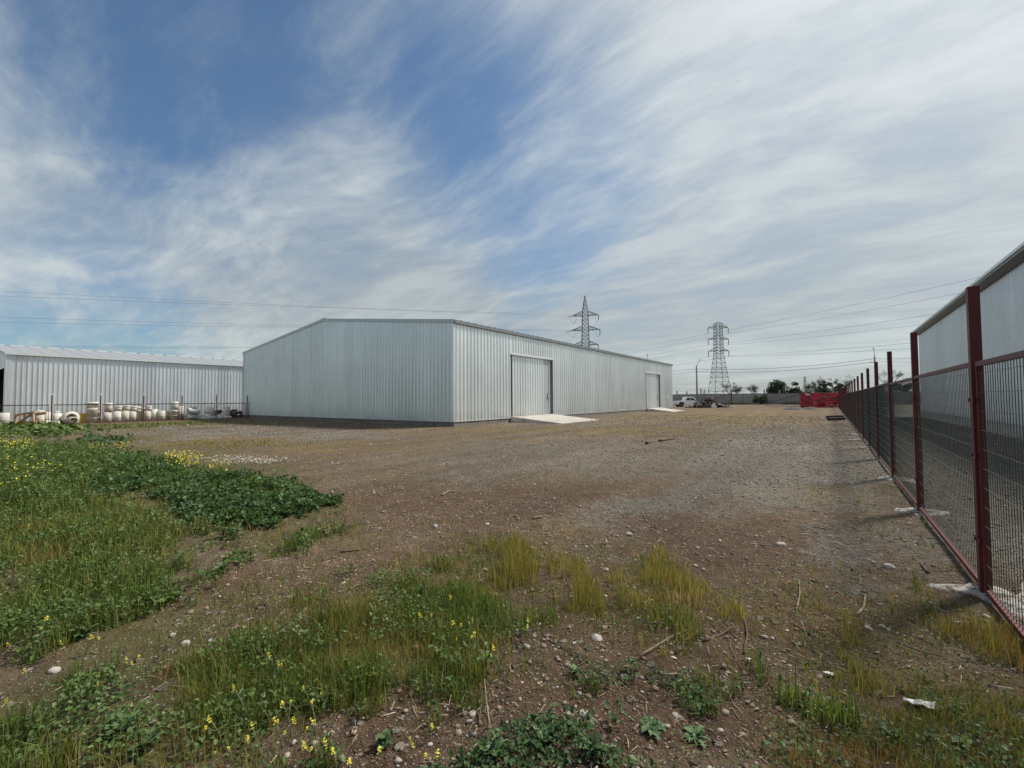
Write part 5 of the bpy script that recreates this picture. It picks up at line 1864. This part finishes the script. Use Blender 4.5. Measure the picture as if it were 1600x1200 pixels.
blades(FENCE_FOOT, 'rust', 1200, 0.02, 0.09, 0.0024, 0.62, 0.4, 0.6, 66)
leaves(FENCE_FOOT, 'leafm', 1200, 0.022, 0.004, 0.05, 0.72, 0.4, 67, 0.45)
BAND = [(400, 980), (560, 890), (700, 845), (800, 830), (1000, 850), (1140, 935), (1140, 1010), (1000, 1060), (860, 1060), (700, 1110), (560, 1000)]
blades(BAND, 'olive', 900, 0.05, 0.15, 0.0022, 0.86, 0.35, 0.4, 72)
blades(BAND, 'green', 1000, 0.03, 0.12, 0.0028, 0.90, 0.35, 0.5, 73)
blades(BAND, 'straw', 500, 0.03, 0.11, 0.0020, 0.80, 0.3, 0.5, 74)
leaves(BAND, 'leafm', 700, 0.020, 0.004, 0.05, 0.80, 0.3, 75, 0.42)
SOILPATH = [(100, 1040), (300, 960), (330, 850), (520, 810), (640, 840), (600, 890), (420, 970), (300, 1030)]
blades(SOILPATH, 'green', 500, 0.03, 0.12, 0.003, 0.80, 0.35, 0.5, 76)
blades(SOILPATH, 'straw', 400, 0.03, 0.10, 0.002, 0.74, 0.35, 0.7, 77)
BOTTOM_SOIL = [(440, 1230), (520, 1140), (720, 1100), (800, 1050), (860, 1090), (1200, 1110), (1180, 1230)]
blades(BOTTOM_SOIL, 'green', 500, 0.02, 0.08, 0.0022, 0.80, 0.25, 0.6, 78)
leaves(BOTTOM_SOIL, 'leafm', 500, 0.016, 0.004, 0.03, 0.84, 0.25, 79, 0.42)
blades(RFOOT, 'olive', 1200, 0.03, 0.10, 0.0026, 0.7, 0.5, 0.5, 61)
blades(RFOOT2, 'green', 900, 0.03, 0.09, 0.003, 0.74, 0.5, 0.6, 62)


def emit(S, name, mat, lab=None):
    o = tri_mesh(name, np.concatenate(S['V']), np.concatenate(S['T']), mat, np.concatenate(S['C']))
    tag(o, lab, kind='stuff')
    print(name, len(o.data.polygons))
    return o


emit(BL, 'grass', M_blade)
emit(LF, 'leafy_weeds', M_leaf)

# green growth along the foot of the far wall
g = np.random.default_rng(3)
n = 5200
x = g.uniform(-62, 2, n)
cl_ = fbm(x/5, x*0+3, 3, 12)
k = g.random(n) < np.clip(cl_*2.4-0.7, 0.05, 1)
x = x[k]
n = len(x)
P0 = np.stack([x, WY-0.3-g.random(n)*1.2, 0.02+g.random(n)**1.6*0.95*fbm(x/3, x*0+7, 2, 13)], -1)
a = g.normal(size=(n, 3))
a /= np.linalg.norm(a, axis=1)[:, None]
b = np.cross(a, g.normal(size=(n, 3)))
b /= np.linalg.norm(b, axis=1)[:, None]
s = g.uniform(0.08, 0.2, n)[:, None]
V = np.stack([P0-a*s, P0+b*s*0.5, P0+a*s, P0-b*s*0.5], 1).reshape(-1, 3)
V[:, 2] = np.maximum(V[:, 2], 0.0)
i4 = np.arange(n)*4
T = np.concatenate([np.stack([i4, i4+1, i4+2], -1), np.stack([i4, i4+2, i4+3], -1)])
pal = np.array([(0.05, 0.07, 0.03), (0.075, 0.09, 0.04), (0.035, 0.05, 0.025), (0.12, 0.11, 0.055)])
tag(tri_mesh('wall_weeds', V, T, M_crown, np.repeat(pal[g.integers(0, 4, n)], 4, 0)), kind='stuff')


# ------------------------------------------------------------------ pebbles, straw
def pebbles():
    g = np.random.default_rng(17)
    ico = []
    ph = (1+5**0.5)/2
    for a_, b_ in ((1, ph), (-1, ph), (1, -ph), (-1, -ph)):
        ico += [(0, a_, b_), (a_, b_, 0), (b_, 0, a_)]
    ico = np.array(ico)/math.hypot(1, ph)
    dist = np.linalg.norm(ico[:, None]-ico[None], axis=2)
    ed = dist < 1.1
    tris = [(i, j, k) for i in range(12) for j in range(i+1, 12) for k in range(j+1, 12) if ed[i, j] and ed[j, k] and ed[i, k]]
    fixed = []
    for i, j, k in tris:
        nrm = np.cross(ico[j]-ico[i], ico[k]-ico[i])
        fixed.append((i, j, k) if nrm @ ico[i] > 0 else (i, k, j))
    tris = np.array(fixed)
    octa = np.array([(1, 0, 0), (-1, 0, 0), (0, 1, 0), (0, -1, 0), (0, 0, 1), (0, 0, -1)], float)
    ot = np.array([(0, 2, 4), (2, 1, 4), (1, 3, 4), (3, 0, 4), (2, 0, 5), (1, 2, 5), (3, 1, 5), (0, 3, 5)])
    N = 170000
    r = np.exp(g.uniform(math.log(1.7), math.log(45), N))
    th = math.pi/2+YAW+np.radians(g.uniform(-54, 54, N))
    x, y = r*np.cos(th), r*np.sin(th)
    zz = zones(x, y)
    nz = fbm(x/0.8, y/0.8, 3, 55)
    p = np.clip(0.34+0.55*zz[:, 1]+0.3*zz[:, 0]-0.45*zz[:, 3]-0.2*zz[:, 2]+1.5*(nz-0.5), 0.04, 1)
    # the stony seam at the edge of the gravel
    u, v = photo_uv(x, y)
    seam = np.clip(1-np.abs(v-(845-(u-940)*0.42))/14, 0, 1)*((u > 900) & (u < 1130))
    p = np.maximum(p, seam)
    white = soft_ell(u, v, 385, 718, 70, 6)
    p = np.maximum(p, white)
    ok = (g.random(N) < p) & ~((x < X1+0.3) & (y > Y0-0.3))
    x, y, r, u, v, zz, white, seam = [q[ok] for q in (x, y, r, u, v, zz, white, seam)]
    n = len(x)
    s = (0.0020*r**0.5)*(1+g.pareto(2.5, n)*0.9)
    s = np.minimum(s*(1+0.6*seam), 0.013+0.0024*r)
    s = np.maximum(s, 0.0014*r*g.uniform(0.6, 1.3, n))
    big = s*680/r > 3.2
    z = hgt(x, y)
    pal = np.array([(0.34, 0.29, 0.235), (0.26, 0.215, 0.17), (0.20, 0.160, 0.125), (0.46, 0.41, 0.345), (0.28, 0.20, 0.15), (0.22, 0.195, 0.17), (0.17, 0.118, 0.085), (0.19, 0.128, 0.092)])
    pr = np.array([.13, .15, .17, .06, .13, .12, .12, .12])
    col = pal[g.choice(8, n, p=pr/pr.sum())]*g.uniform(0.8, 1.2, (n, 1))
    wm = g.random(n) < white
    col[wm] = (0.62, 0.58, 0.53)
    Vs, Ts, Cs, off = [], [], [], 0
    for sel, base, tt in ((big, ico, tris), (~big, octa, ot)):
        m_ = int(sel.sum())
        if not m_:
            continue
        ax = g.uniform(0.55, 1.45, (m_, 1, 3))*np.array([1, 1, 0.55])
        loc = base[None]*ax*g.uniform(0.55, 1.25, (m_, len(base), 1))*s[sel][:, None, None]
        a_ = g.uniform(0, 2*math.pi, m_)
        ca, sa = np.cos(a_)[:, None], np.sin(a_)[:, None]
        lx = loc[:, :, 0]*ca-loc[:, :, 1]*sa
        ly = loc[:, :, 0]*sa+loc[:, :, 1]*ca
        V = np.stack([lx+x[sel][:, None], ly+y[sel][:, None], loc[:, :, 2]+(z[sel]+s[sel]*0.18)[:, None]], -1).reshape(-1, 3)
        T = (tt[None]+(np.arange(m_)*len(base))[:, None, None]).reshape(-1, 3)+off
        Vs.append(V)
        Ts.append(T)
        Cs.append(np.repeat(col[sel], len(base), 0))
        off += len(V)
    o = tri_mesh('gravel', np.concatenate(Vs), np.concatenate(Ts), M_peb, np.concatenate(Cs))
    tag(o, kind='stuff')
    print('gravel', n, len(o.data.polygons))


pebbles()


def straw():
    g = np.random.default_rng(23)
    N = 4200
    r = np.exp(g.uniform(math.log(1.7), math.log(13), N))
    th = math.pi/2+YAW+np.radians(g.uniform(-53, 53, N))
    x, y = r*np.cos(th), r*np.sin(th)
    nz = fbm(x/0.9, y/0.9, 3, 66)
    ok = g.random(N) < np.clip((nz-0.35)*3, 0, 1)
    x, y, r = x[ok], y[ok], r[ok]
    n = len(x)
    L = g.uniform(0.015, 0.065, n)*(1+0.08*r)
    wd = g.uniform(0.0008, 0.0018, n)*(1+0.18*r)
    a = g.uniform(0, math.pi, n)
    z = hgt(x, y)
    dxy = np.stack([np.cos(a), np.sin(a)], -1)*L[:, None]/2
    x0, y0, x1, y1 = x-dxy[:, 0], y-dxy[:, 1], x+dxy[:, 0], y+dxy[:, 1]
    z0, z1 = hgt(x0, y0)+0.004, hgt(x1, y1)+0.004+g.random(n)*0.012
    px, py = -np.sin(a)*wd, np.cos(a)*wd
    V = np.stack([np.stack([x0-px, y0-py, z0], -1), np.stack([x0+px, y0+py, z0], -1), np.stack([x0, y0, z0+wd*1.6], -1),
                  np.stack([x1-px, y1-py, z1], -1), np.stack([x1+px, y1+py, z1], -1), np.stack([x1, y1, z1+wd*1.6], -1)], 1).reshape(-1, 3)
    i6 = np.arange(n)*6
    F = [(0, 3, 5), (0, 5, 2), (1, 2, 5), (1, 5, 4), (0, 2, 1), (3, 4, 5)]
    T = np.concatenate([np.stack([i6+a_, i6+b_, i6+c_], -1) for a_, b_, c_ in F])
    pal = np.array([(0.30, 0.235, 0.16), (0.20, 0.15, 0.10), (0.12, 0.085, 0.06), (0.40, 0.33, 0.24)])
    C = pal[g.choice(4, n, p=[.3, .3, .25, .15])]
    tag(tri_mesh('straw_litter', V, T, M_litter, np.repeat(C, 6, 0)), kind='stuff')


straw()


# ------------------------------------------------------------------ single things on the ground
def stone(px, py, size, lab, seed, mat=M_stone, flat=0.65):
    x, y, z = spot(px, py)
    import bmesh
    bm = bmesh.new()
    bmesh.ops.create_icosphere(bm, subdivisions=2, radius=1)
    r_ = random.Random(seed)
    sx_, sy_ = r_.uniform(0.8, 1.25), r_.uniform(0.75, 1.1)
    pl = [Vector((r_.gauss(0, 1), r_.gauss(0, 1), r_.gauss(0, 1))).normalized() for _ in range(7)]
    for v in bm.verts:
        for q in pl:
            d_ = v.co.dot(q)-0.72
            if d_ > 0:
                v.co -= q*d_*0.85
        v.co = Vector((v.co.x*sx_, v.co.y*sy_, v.co.z*flat))*size
    me = D.meshes.new('stone')
    bm.to_mesh(me)
    bm.free()
    me.materials.append(mat)
    o = link('stone', me, None, (x, y, z+size*flat*0.35), (0, 0, r_.uniform(0, 6)))
    tag(o, lab, 'stone', 'larger stones on the bare soil')


M_stone_b = mat_plain('brown stone', (0.27, 0.215, 0.165), 0.85, 0, 0.2, 12, 0.4, 60, 0.3)
for i, (px, py, sz, lab, mt_) in enumerate([
    (932, 1001, 0.036, 'pale angular stone right of the middle green grass clump', M_stone), (823, 1018, 0.024, 'pale squarish stone below the middle grass clump', M_stone),
    (739, 1120, 0.020, 'grey pointed stone left of the thin dead stalks', M_stone), (912, 1120, 0.030, 'whitish oval stone beside the bottom leafy weed patch', M_stone),
    (1117, 1102, 0.026, 'round brown stone above the two small rosette weeds', M_stone_b), (1133, 1111, 0.022, 'brown stone touching the round brown one', M_stone_b),
    (1160, 1147, 0.016, 'orange brown pebble right of the rosette weeds', M_stone_b), (780, 1107, 0.018, 'brown stone near the dead stalks', M_stone_b),
    (717, 1150, 0.018, 'brown pebble left of the bottom leafy weed patch', M_stone_b), (622, 1193, 0.018, 'pale round pebble at the bottom edge', M_stone),
    (947, 892, 0.030, 'pale stone right of the second olive tuft', M_stone), (945, 933, 0.022, 'small pale stone between two olive tufts', M_stone),
    (1220, 853, 0.050, 'white flat stone far right of the third olive tuft', M_stone), (1390, 889, 0.050, 'pale stone in the gravel left of the fence', M_stone),
    (680, 824, 0.045, 'white stone on red soil in the middle of the yard', M_stone), (983, 833, 0.045, 'white stone on the stony seam', M_stone),
    (290, 1010, 0.030, 'flat pale stone in the bare soil left of the grass', M_stone), (330, 1008, 0.022, 'small round pale stone in the left bare soil', M_stone),
    (270, 993, 0.022, 'round pale stone near the left green grass edge', M_stone), (85, 1048, 0.030, 'pale long stone near the left mustard stems', M_stone),
    (1237, 1128, 0.020, 'dark stone at the foot of the tall green tuft', M_stone_b)]):
    stone(px, py, sz, lab, i, mt_)


def stick(pts_px, r, lab, mat=M_stick, lift=0.0, tip_lift=0.0, name='stick', side=None):
    P_ = []
    n = len(pts_px)
    for i, (a, b) in enumerate(pts_px):
        x, y, z = spot(a, b)
        P_.append((x, y, z+r*0.9+lift+tip_lift*i/(n-1)))
    # rounder path
    Q = []
    for i in range(len(P_)-1):
        for k in range(3):
            Q.append(Vector(P_[i]).lerp(Vector(P_[i+1]), k/3))
    Q.append(Vector(P_[-1]))
    rs = [r*(1-0.55*i/(len(Q)-1)) for i in range(len(Q))]
    mb = MB().tube(Q, rs, 6)
    o = mb.build(name, mat, None, True)
    tag(o, lab, 'stick', 'sticks lying on the soil')
    if side:
        q0 = Q[side]
        x, y, z = q0
        dv = (Q[side+1]-q0).normalized()
        pv_ = Vector((-dv.y, dv.x, 0.25))
        MB().tube([q0, q0+(dv*0.6+pv_)*0.05, q0+(dv*1.1+pv_*1.3)*0.09], [r*0.6, r*0.4, r*0.2], 5).build('side_twig', mat, o)
    return o


stick([(1244, 952), (1250, 932), (1249, 912)], 0.008, 'pale straight stick standing out of the gravel, right of third tuft', M_stick, 0, 0.02)
stick([(1339, 962), (1350, 948), (1352, 934), (1345, 929)], 0.010, 'pale curved stick lying right in the gravel', M_stick)
stick([(1100, 1002), (1128, 990), (1146, 978)], 0.008, 'dark brown stick below the third olive tuft', M_stick_dark, side=3)
stick([(1162, 1016), (1168, 990), (1163, 965)], 0.008, 'dark bent twig right of the brown stick', M_stick_dark, 0, 0.02)
stick([(1000, 1030), (1045, 1003), (1082, 987)], 0.006, 'long thin pale twig crossing the low grass', M_stick, 0.02)
stick([(1158, 1040), (1140, 1008), (1142, 996)], 0.006, 'thin dark twig end below the bent twig', M_stick_dark)
stick([(1450, 898), (1440, 885), (1447, 880)], 0.014, 'thick short dark stick near the fence foot', M_stick_dark)
stick([(790, 1095), (830, 1085), (845, 1080)], 0.005, 'thin twig in the bare soil below the grass clump', M_stick_dark)
stick([(858, 1005), (875, 1014), (888, 1023)], 0.006, 'short dark twig left of the pale angular stone', M_stick_dark)
stick([(748, 1140), (752, 1115), (750, 1090)], 0.005, 'upright thin dead stalk, left one of a pair', M_stick_dark, 0, 0.06)
stick([(765, 1142), (760, 1110), (757, 1085)], 0.005, 'upright thin dead stalk, right one of a pair', M_stick, 0, 0.07)
stick([(705, 950), (725, 938), (742, 925)], 0.004, 'thin brown twig on soil near dark leafy weed', M_stick_dark, 0.02)
stick([(1240, 970), (1262, 983), (1282, 992)], 0.006, 'brown twig in the grass below the pale straight stick', M_stick_dark, 0.0)
stick([(1252, 968), (1260, 985), (1258, 988)], 0.006, 'stubby pale twig crossing the brown one', M_stick)
stick([(1400, 1005), (1440, 1020), (1475, 1030)], 0.006, 'thin dark twig in the right dry grass', M_stick_dark, 0.01)
stick([(1450, 1155), (1500, 1160), (1530, 1175)], 0.009, 'dark curved branch at the bottom right', M_stick_dark, 0.01, 0, side=4)
stick([(530, 862), (570, 858), (590, 848)], 0.010, 'dark thin branch right of the small green clump', M_stick_dark)
stick([(690, 775), (700, 770), (712, 768)], 0.016, 'pale splintered stick in the mid yard', M_stick)
stick([(832, 814), (845, 812), (856, 810)], 0.014, 'pale flat stick near the stony seam', M_stick)
stick([(1030, 690), (1042, 688), (1055, 686.5)], 0.05, 'dark rag like branch far in the yard, right one', M_stick_dark)
stick([(1010, 694), (1014, 692.5), (1018, 692)], 0.06, 'dark clod like branch far in the yard, left one', M_stick_dark)

# crumpled white carton
x, y, z = spot(1437, 1106)
mb = MB()
e0, e1 = Vector(ground_at(1412, 1094)+(0,)), Vector(ground_at(1462, 1114)+(0,))
ax_ = (e1-e0)
L = ax_.length
ax_.normalize()
pn = Vector((-ax_.y, ax_.x, 0))
vs = []
for i in range(7):
    f = i/6
    wv = 0.018+0.035*f
    p = e0+ax_*L*f
    zz = float(hgt(p.x, p.y))
    for j, s in enumerate((-1, -0.3, 0.35, 1)):
        q = p+pn*s*wv
        vs.append((q.x, q.y, zz+0.012+(0.028, 0.040, 0.026, 0.006)[j]*(0.5+0.7*f)+0.006*math.sin(i*2.1+j)))
fs = [(i*4+j, i*4+j+1, (i+1)*4+j+1, (i+1)*4+j) for i in range(6) for j in range(3)]
mb.add(vs, fs)
o = mb.build('paper_carton', M_card, None)
sm = o.modifiers.new('thick', 'SOLIDIFY')
sm.thickness = 0.003
tag(o, 'crumpled flat white paper carton lying on the bottom right grass', 'carton')
for px, py, sz, lab in ((1495, 975, 0.03, 'small white paper scrap right of the green grass by the fence'), (1293, 1047, 0.035, 'pale paper scrap between the tall green and olive tufts'), (1170, 1030, 0.02, 'tiny white paper scrap below the dark bent twig')):
    x, y, z = spot(px, py)
    r_ = random.Random(px)
    vs = [(x+r_.uniform(.5, 1)*sz*a_, y+r_.uniform(.5, 1)*sz*b_, z+0.014+r_.uniform(0, 0.015)) for a_, b_ in ((-1, -.6), (0, -.7), (1, -.5), (-1, .5), (0, .8), (1, .6))]
    o = MB().add(vs, [(0, 1, 4, 3), (1, 2, 5, 4)]).build('paper_scrap', M_card)
    o.modifiers.new('thick', 'SOLIDIFY').thickness = 0.002
    tag(o, lab, 'paper scrap', 'paper scraps')


# rosette weeds: each leaf its own piece
def leaf_mesh(seed, L=0.10, W_=0.022):
    r_ = random.Random(seed)
    mb = MB()
    n = 8
    vs = []
    for i in range(n+1):
        f = i/n
        wd = W_*math.sin(math.pi*min(1, f*0.92+0.06))**0.8*(1+0.55*math.sin(i*3.0+seed))*(0.45 if f < 0.25 else 1)
        if i == n:
            wd = 0.002
        zc_ = L*(0.34*f-0.36*f*f)
        vs += [(L*f, -wd, zc_+wd*0.35+r_.uniform(-.003, .003)), (L*f, 0, zc_-0.002), (L*f, wd, zc_+wd*0.35+r_.uniform(-.003, .003))]
    fs = []
    for i in range(n):
        for j in (0, 1):
            fs.append((i*3+j, (i+1)*3+j, (i+1)*3+j+1, i*3+j+1))
    mb.add(vs, fs)
    return mb.mesh('leaf', M_rosette, True)


LEAVES = [leaf_mesh(s) for s in range(6)]


def rosette(px, py, n, size, lab, seed, up=0.25):
    x, y, z = spot(px, py)
    t = empty('rosette_weed', (x, y, z), 0, lab, 'weed', 'broad leaved weeds with separate leaves')
    r_ = random.Random(seed)
    for k in range(int(n*1.7)):
        s = size/0.10*r_.uniform(0.35, 0.95)
        link('leaf', LEAVES[r_.randrange(6)], t, (r_.uniform(-.1, .1)*size, r_.uniform(-.1, .1)*size, 0.004+0.3*size*r_.random()*up*2), (r_.uniform(-.3, .3), -r_.uniform(0.0, up*2.4), 2*math.pi*k*0.382+r_.uniform(-.3, .3)), (s, s, s))


for i, (px, py, n, sz, lab, up) in enumerate([
    (1016, 1141, 12, 0.085, 'small green rosette weed on bare soil, left one of two', 0.2), (1088, 1152, 11, 0.085, 'small green rosette weed on bare soil, right one of two', 0.12),
    (655, 938, 26, 0.11, 'dark bushy leafy weed beside bare soil in the middle grass', 0.5), (452, 1036, 16, 0.075, 'dark leafy weed in the left olive grass', 0.5),
    (505, 1108, 9, 0.10, 'large pale green leaf weed at the bottom grass edge', 0.3), (182, 1160, 12, 0.13, 'broad leaved weed in the bottom left grass', 0.35),
    (222, 1185, 10, 0.11, 'dark broad leaved weed at the bottom left edge', 0.3), (600, 1165, 12, 0.08, 'leafy weed by the bottom soil with yellow flowers', 0.35),
    (770, 1190, 16, 0.09, 'left plant of the bottom middle leafy weed patch', 0.35), (850, 1168, 18, 0.10, 'middle plant of the bottom middle leafy weed patch', 0.35), (925, 1185, 16, 0.09, 'right plant of the bottom middle leafy weed patch', 0.35),
    (900, 1060, 14, 0.07, 'leafy weed in the low patch right of the pale stones', 0.3), (690, 1030, 12, 0.075, 'leafy weed under the yellow flowers of the middle clump', 0.35),
    (760, 1040, 12, 0.085, 'long leaved weed at right of the middle grass clump', 0.35), (130, 1000, 12, 0.10, 'leafy weed under the left mustard flowers', 0.4),
    (620, 955, 10, 0.07, 'leafy weed left of the middle bare soil', 0.35), (345, 895, 10, 0.10, 'leafy weed in the small clump left of the bare soil', 0.35), (1500, 1165, 10, 0.07, 'leafy weed in the bottom right low grass', 0.25),
    (1395, 1150, 10, 0.075, 'leafy weed below the olive tufts at right', 0.25)]):
    rosette(px, py, n, sz, lab, i+100, up)


# mustard plants: stem, side stems with a flower head each, narrow leaves
def flower_mesh(seed):
    r_ = random.Random(seed)
    mb = MB()
    nfl = 5+seed
    for k in range(nfl):
        a = k*2.4
        zc_ = -0.016*k/nfl*1.6+0.006
        rad = 0.0035+0.006*k/nfl
        cx_, cy_ = math.cos(a)*rad, math.sin(a)*rad
        for j in range(4):
            b = a+j*math.pi/2+0.4
            d_ = Vector((math.cos(b), math.sin(b), 0.35)).normalized()
            s_ = Vector((-math.sin(b), math.cos(b), 0))
            p = Vector((cx_, cy_, zc_))
            l_ = 0.0062*r_.uniform(0.8, 1.25)
            mb.add([p, p+d_*l_*0.7+s_*l_*0.45, p+d_*l_*1.1, p+d_*l_*0.7-s_*l_*0.45], [(0, 1, 2, 3)])
    return mb.mesh('flower_head', M_petal)


FLO = [flower_mesh(s) for s in range(4)]
MUST = [((365, 1073), (389, 1140)), ((327, 1123), (352, 1172)), ((357, 1168), (362, 1195)), ((387, 1152), (374, 1182)), ((394, 1132), (430, 1199)), ((429, 1124), (440, 1170)),
        ((441, 1098), (454, 1155)), ((459, 1124), (450, 1165)), ((474, 1074), (495, 1150)), ((488, 1095), (503, 1192)), ((490, 1127), (486, 1185)), ((475, 1163), (478, 1199)),
        ((508, 1157), (515, 1196)), ((520, 1172), (528, 1204)), ((546, 1189), (545, 1215)), ((73, 965), (62, 1028)), ((95, 1003), (84, 1034)), ((143, 994), (130, 1026)),
        ((12, 1006), (62, 1032)), ((38, 1047), (45, 1080)), ((197, 1030), (205, 1070)), ((217, 1026), (222, 1068)), ((152, 1068), (160, 1100)), ((656, 960), (690, 1000)),
        ((692, 995), (700, 1035)), ((708, 972), (712, 1020)), ((738, 967), (735, 1015)), ((741, 990), (750, 1040)), ((771, 1011), (775, 1050)), ((825, 968), (822, 1005)),
        ((824, 981), (835, 1012)), ((675, 1133), (668, 1160)), ((645, 1163), (650, 1190)), ((593, 1170), (600, 1196)), ((684, 1182), (690, 1205)), ((704, 932), (700, 960)),
        ((420, 1022), (430, 1070)), ((435, 1035), (440, 1075)), ((10, 1095), (20, 1130)), ((330, 833), (332, 850)), ((92, 800), (95, 822)), ((118, 806), (122, 826)), ((45, 820), (48, 850))]
ORD += ['seventeenth', 'eighteenth', 'nineteenth', 'twentieth', 'twenty-first', 'twenty-second', 'twenty-third', 'twenty-fourth', 'twenty-fifth']


def flower_region(h):
    return 'bottom left grass' if h[0] < 560 and h[1] > 1015 else 'left weed field' if h[0] < 350 else 'middle grass clump' if h[1] < 1100 else 'bottom soil edge'


for i, (hp, bp) in enumerate(MUST):
    x, y, z = spot(*bp)
    base = Vector((x, y, z))
    dpt = float((np.array(base)-EYE) @ FWD)
    head = at_depth(hp[0], hp[1], dpt)
    head.z = max(head.z, z+0.05)
    region = flower_region(hp)
    mates = sorted(h[0] for h, _ in MUST if flower_region(h) == region)
    t = empty('mustard_plant', base, 0, 'yellow flowered thin plant, %s from the left in the %s' % (ORD[mates.index(hp[0])], region), 'mustard plant', 'yellow flowered plants of the %s' % region)
    r_ = random.Random(i)
    hv = head-base
    bow = Vector((r_.uniform(-1, 1), r_.uniform(-1, 1), 0))*hv.length*0.08
    pts = [Vector((0, 0, -0.01)), hv*0.35+bow, hv*0.7+bow*0.7, hv]
    sr = 0.0016*max(1, dpt/3.0)
    MB().tube(pts, [sr*1.5, sr*1.2, sr, sr*0.7], 5).build('stem', M_stem, t, True)
    fs_ = r_.uniform(0.5, 1.05)*(1 if dpt < 4 else 1.4)
    link('flower_head', FLO[i % 4], t, hv, (r_.uniform(-.3, .3), r_.uniform(-.3, .3), r_.uniform(0, 6)), (fs_, fs_, fs_*1.4))
    for k in range(r_.choice((1, 2, 2, 3))):
        f = r_.uniform(0.35, 0.8)
        p0 = hv*f+bow*0.8
        a = r_.uniform(0, 6.28)
        s_ = 0.45*r_.uniform(0.4, 0.8)
        link('leaf', LEAVES[r_.randrange(6)], t, p0, (r_.uniform(-.4, .4), -r_.uniform(0.2, 0.9), a), (s_*1.1, s_*0.7, s_))
    if r_.random() < 0.5:
        p0 = hv*0.55+bow
        p1 = p0+Vector((r_.uniform(-.05, .05), r_.uniform(-.05, .05), hv.z*0.28))
        MB().tube([p0, (p0+p1)/2+Vector((0, 0, -0.006)), p1], [sr, sr*0.8, sr*0.6], 5).build('side_stem', M_stem, t, True)
        link('flower_head', FLO[(i+1) % 4], t, p1, (0, 0, 1), (0.7*fs_,)*3)

# drifts of the same flowers farther off, too many to count
g = np.random.default_rng(77)
Vs, Ts, nn = [], [], 0
for poly, cnt, h0, h1 in ((([(255, 742), (262, 728), (305, 728), (318, 742), (285, 752)]), 190, 0.26, 0.44), ([(320, 752), (350, 745), (362, 756), (335, 762)], 40, 0.25, 0.4),
                          ([(-40, 706), (50, 700), (60, 722), (-40, 730)], 170, 0.3, 0.5), ([(-40, 735), (60, 738), (100, 770), (20, 800), (-40, 790)], 90, 0.3, 0.48),
                          ([(130, 706), (200, 702), (205, 712), (150, 716)], 60, 0.2, 0.35)):
    W_ = np.array([ground_at(*p) for p in poly])
    lo, hi = W_.min(0), W_.max(0)
    x, y = g.uniform(lo[0], hi[0], cnt*4), g.uniform(lo[1], hi[1], cnt*4)
    k = inside(W_, x, y)
    x, y = x[k][:cnt], y[k][:cnt]
    n = len(x)
    zt_ = hgt(x, y)+g.uniform(h0, h1, n)
    for jj in range(3):
        P0 = np.stack([x+g.normal(0, .012, n), y+g.normal(0, .012, n), zt_+g.normal(0, .012, n)], -1)
        a = g.normal(size=(n, 3))
        a /= np.linalg.norm(a, axis=1)[:, None]
        b = np.cross(a, g.normal(size=(n, 3)))
        b /= np.linalg.norm(b, axis=1)[:, None]
        s = g.uniform(0.007, 0.015, n)[:, None]
        V = np.stack([P0-a*s, P0+b*s, P0+a*s, P0-b*s], 1).reshape(-1, 3)
        i4 = np.arange(n)*4+nn
        Ts.append(np.concatenate([np.stack([i4, i4+1, i4+2], -1), np.stack([i4, i4+2, i4+3], -1)]))
        Vs.append(V)
        nn += len(V)
tag(tri_mesh('flower_drift', np.concatenate(Vs), np.concatenate(Ts), M_petal), kind='stuff')
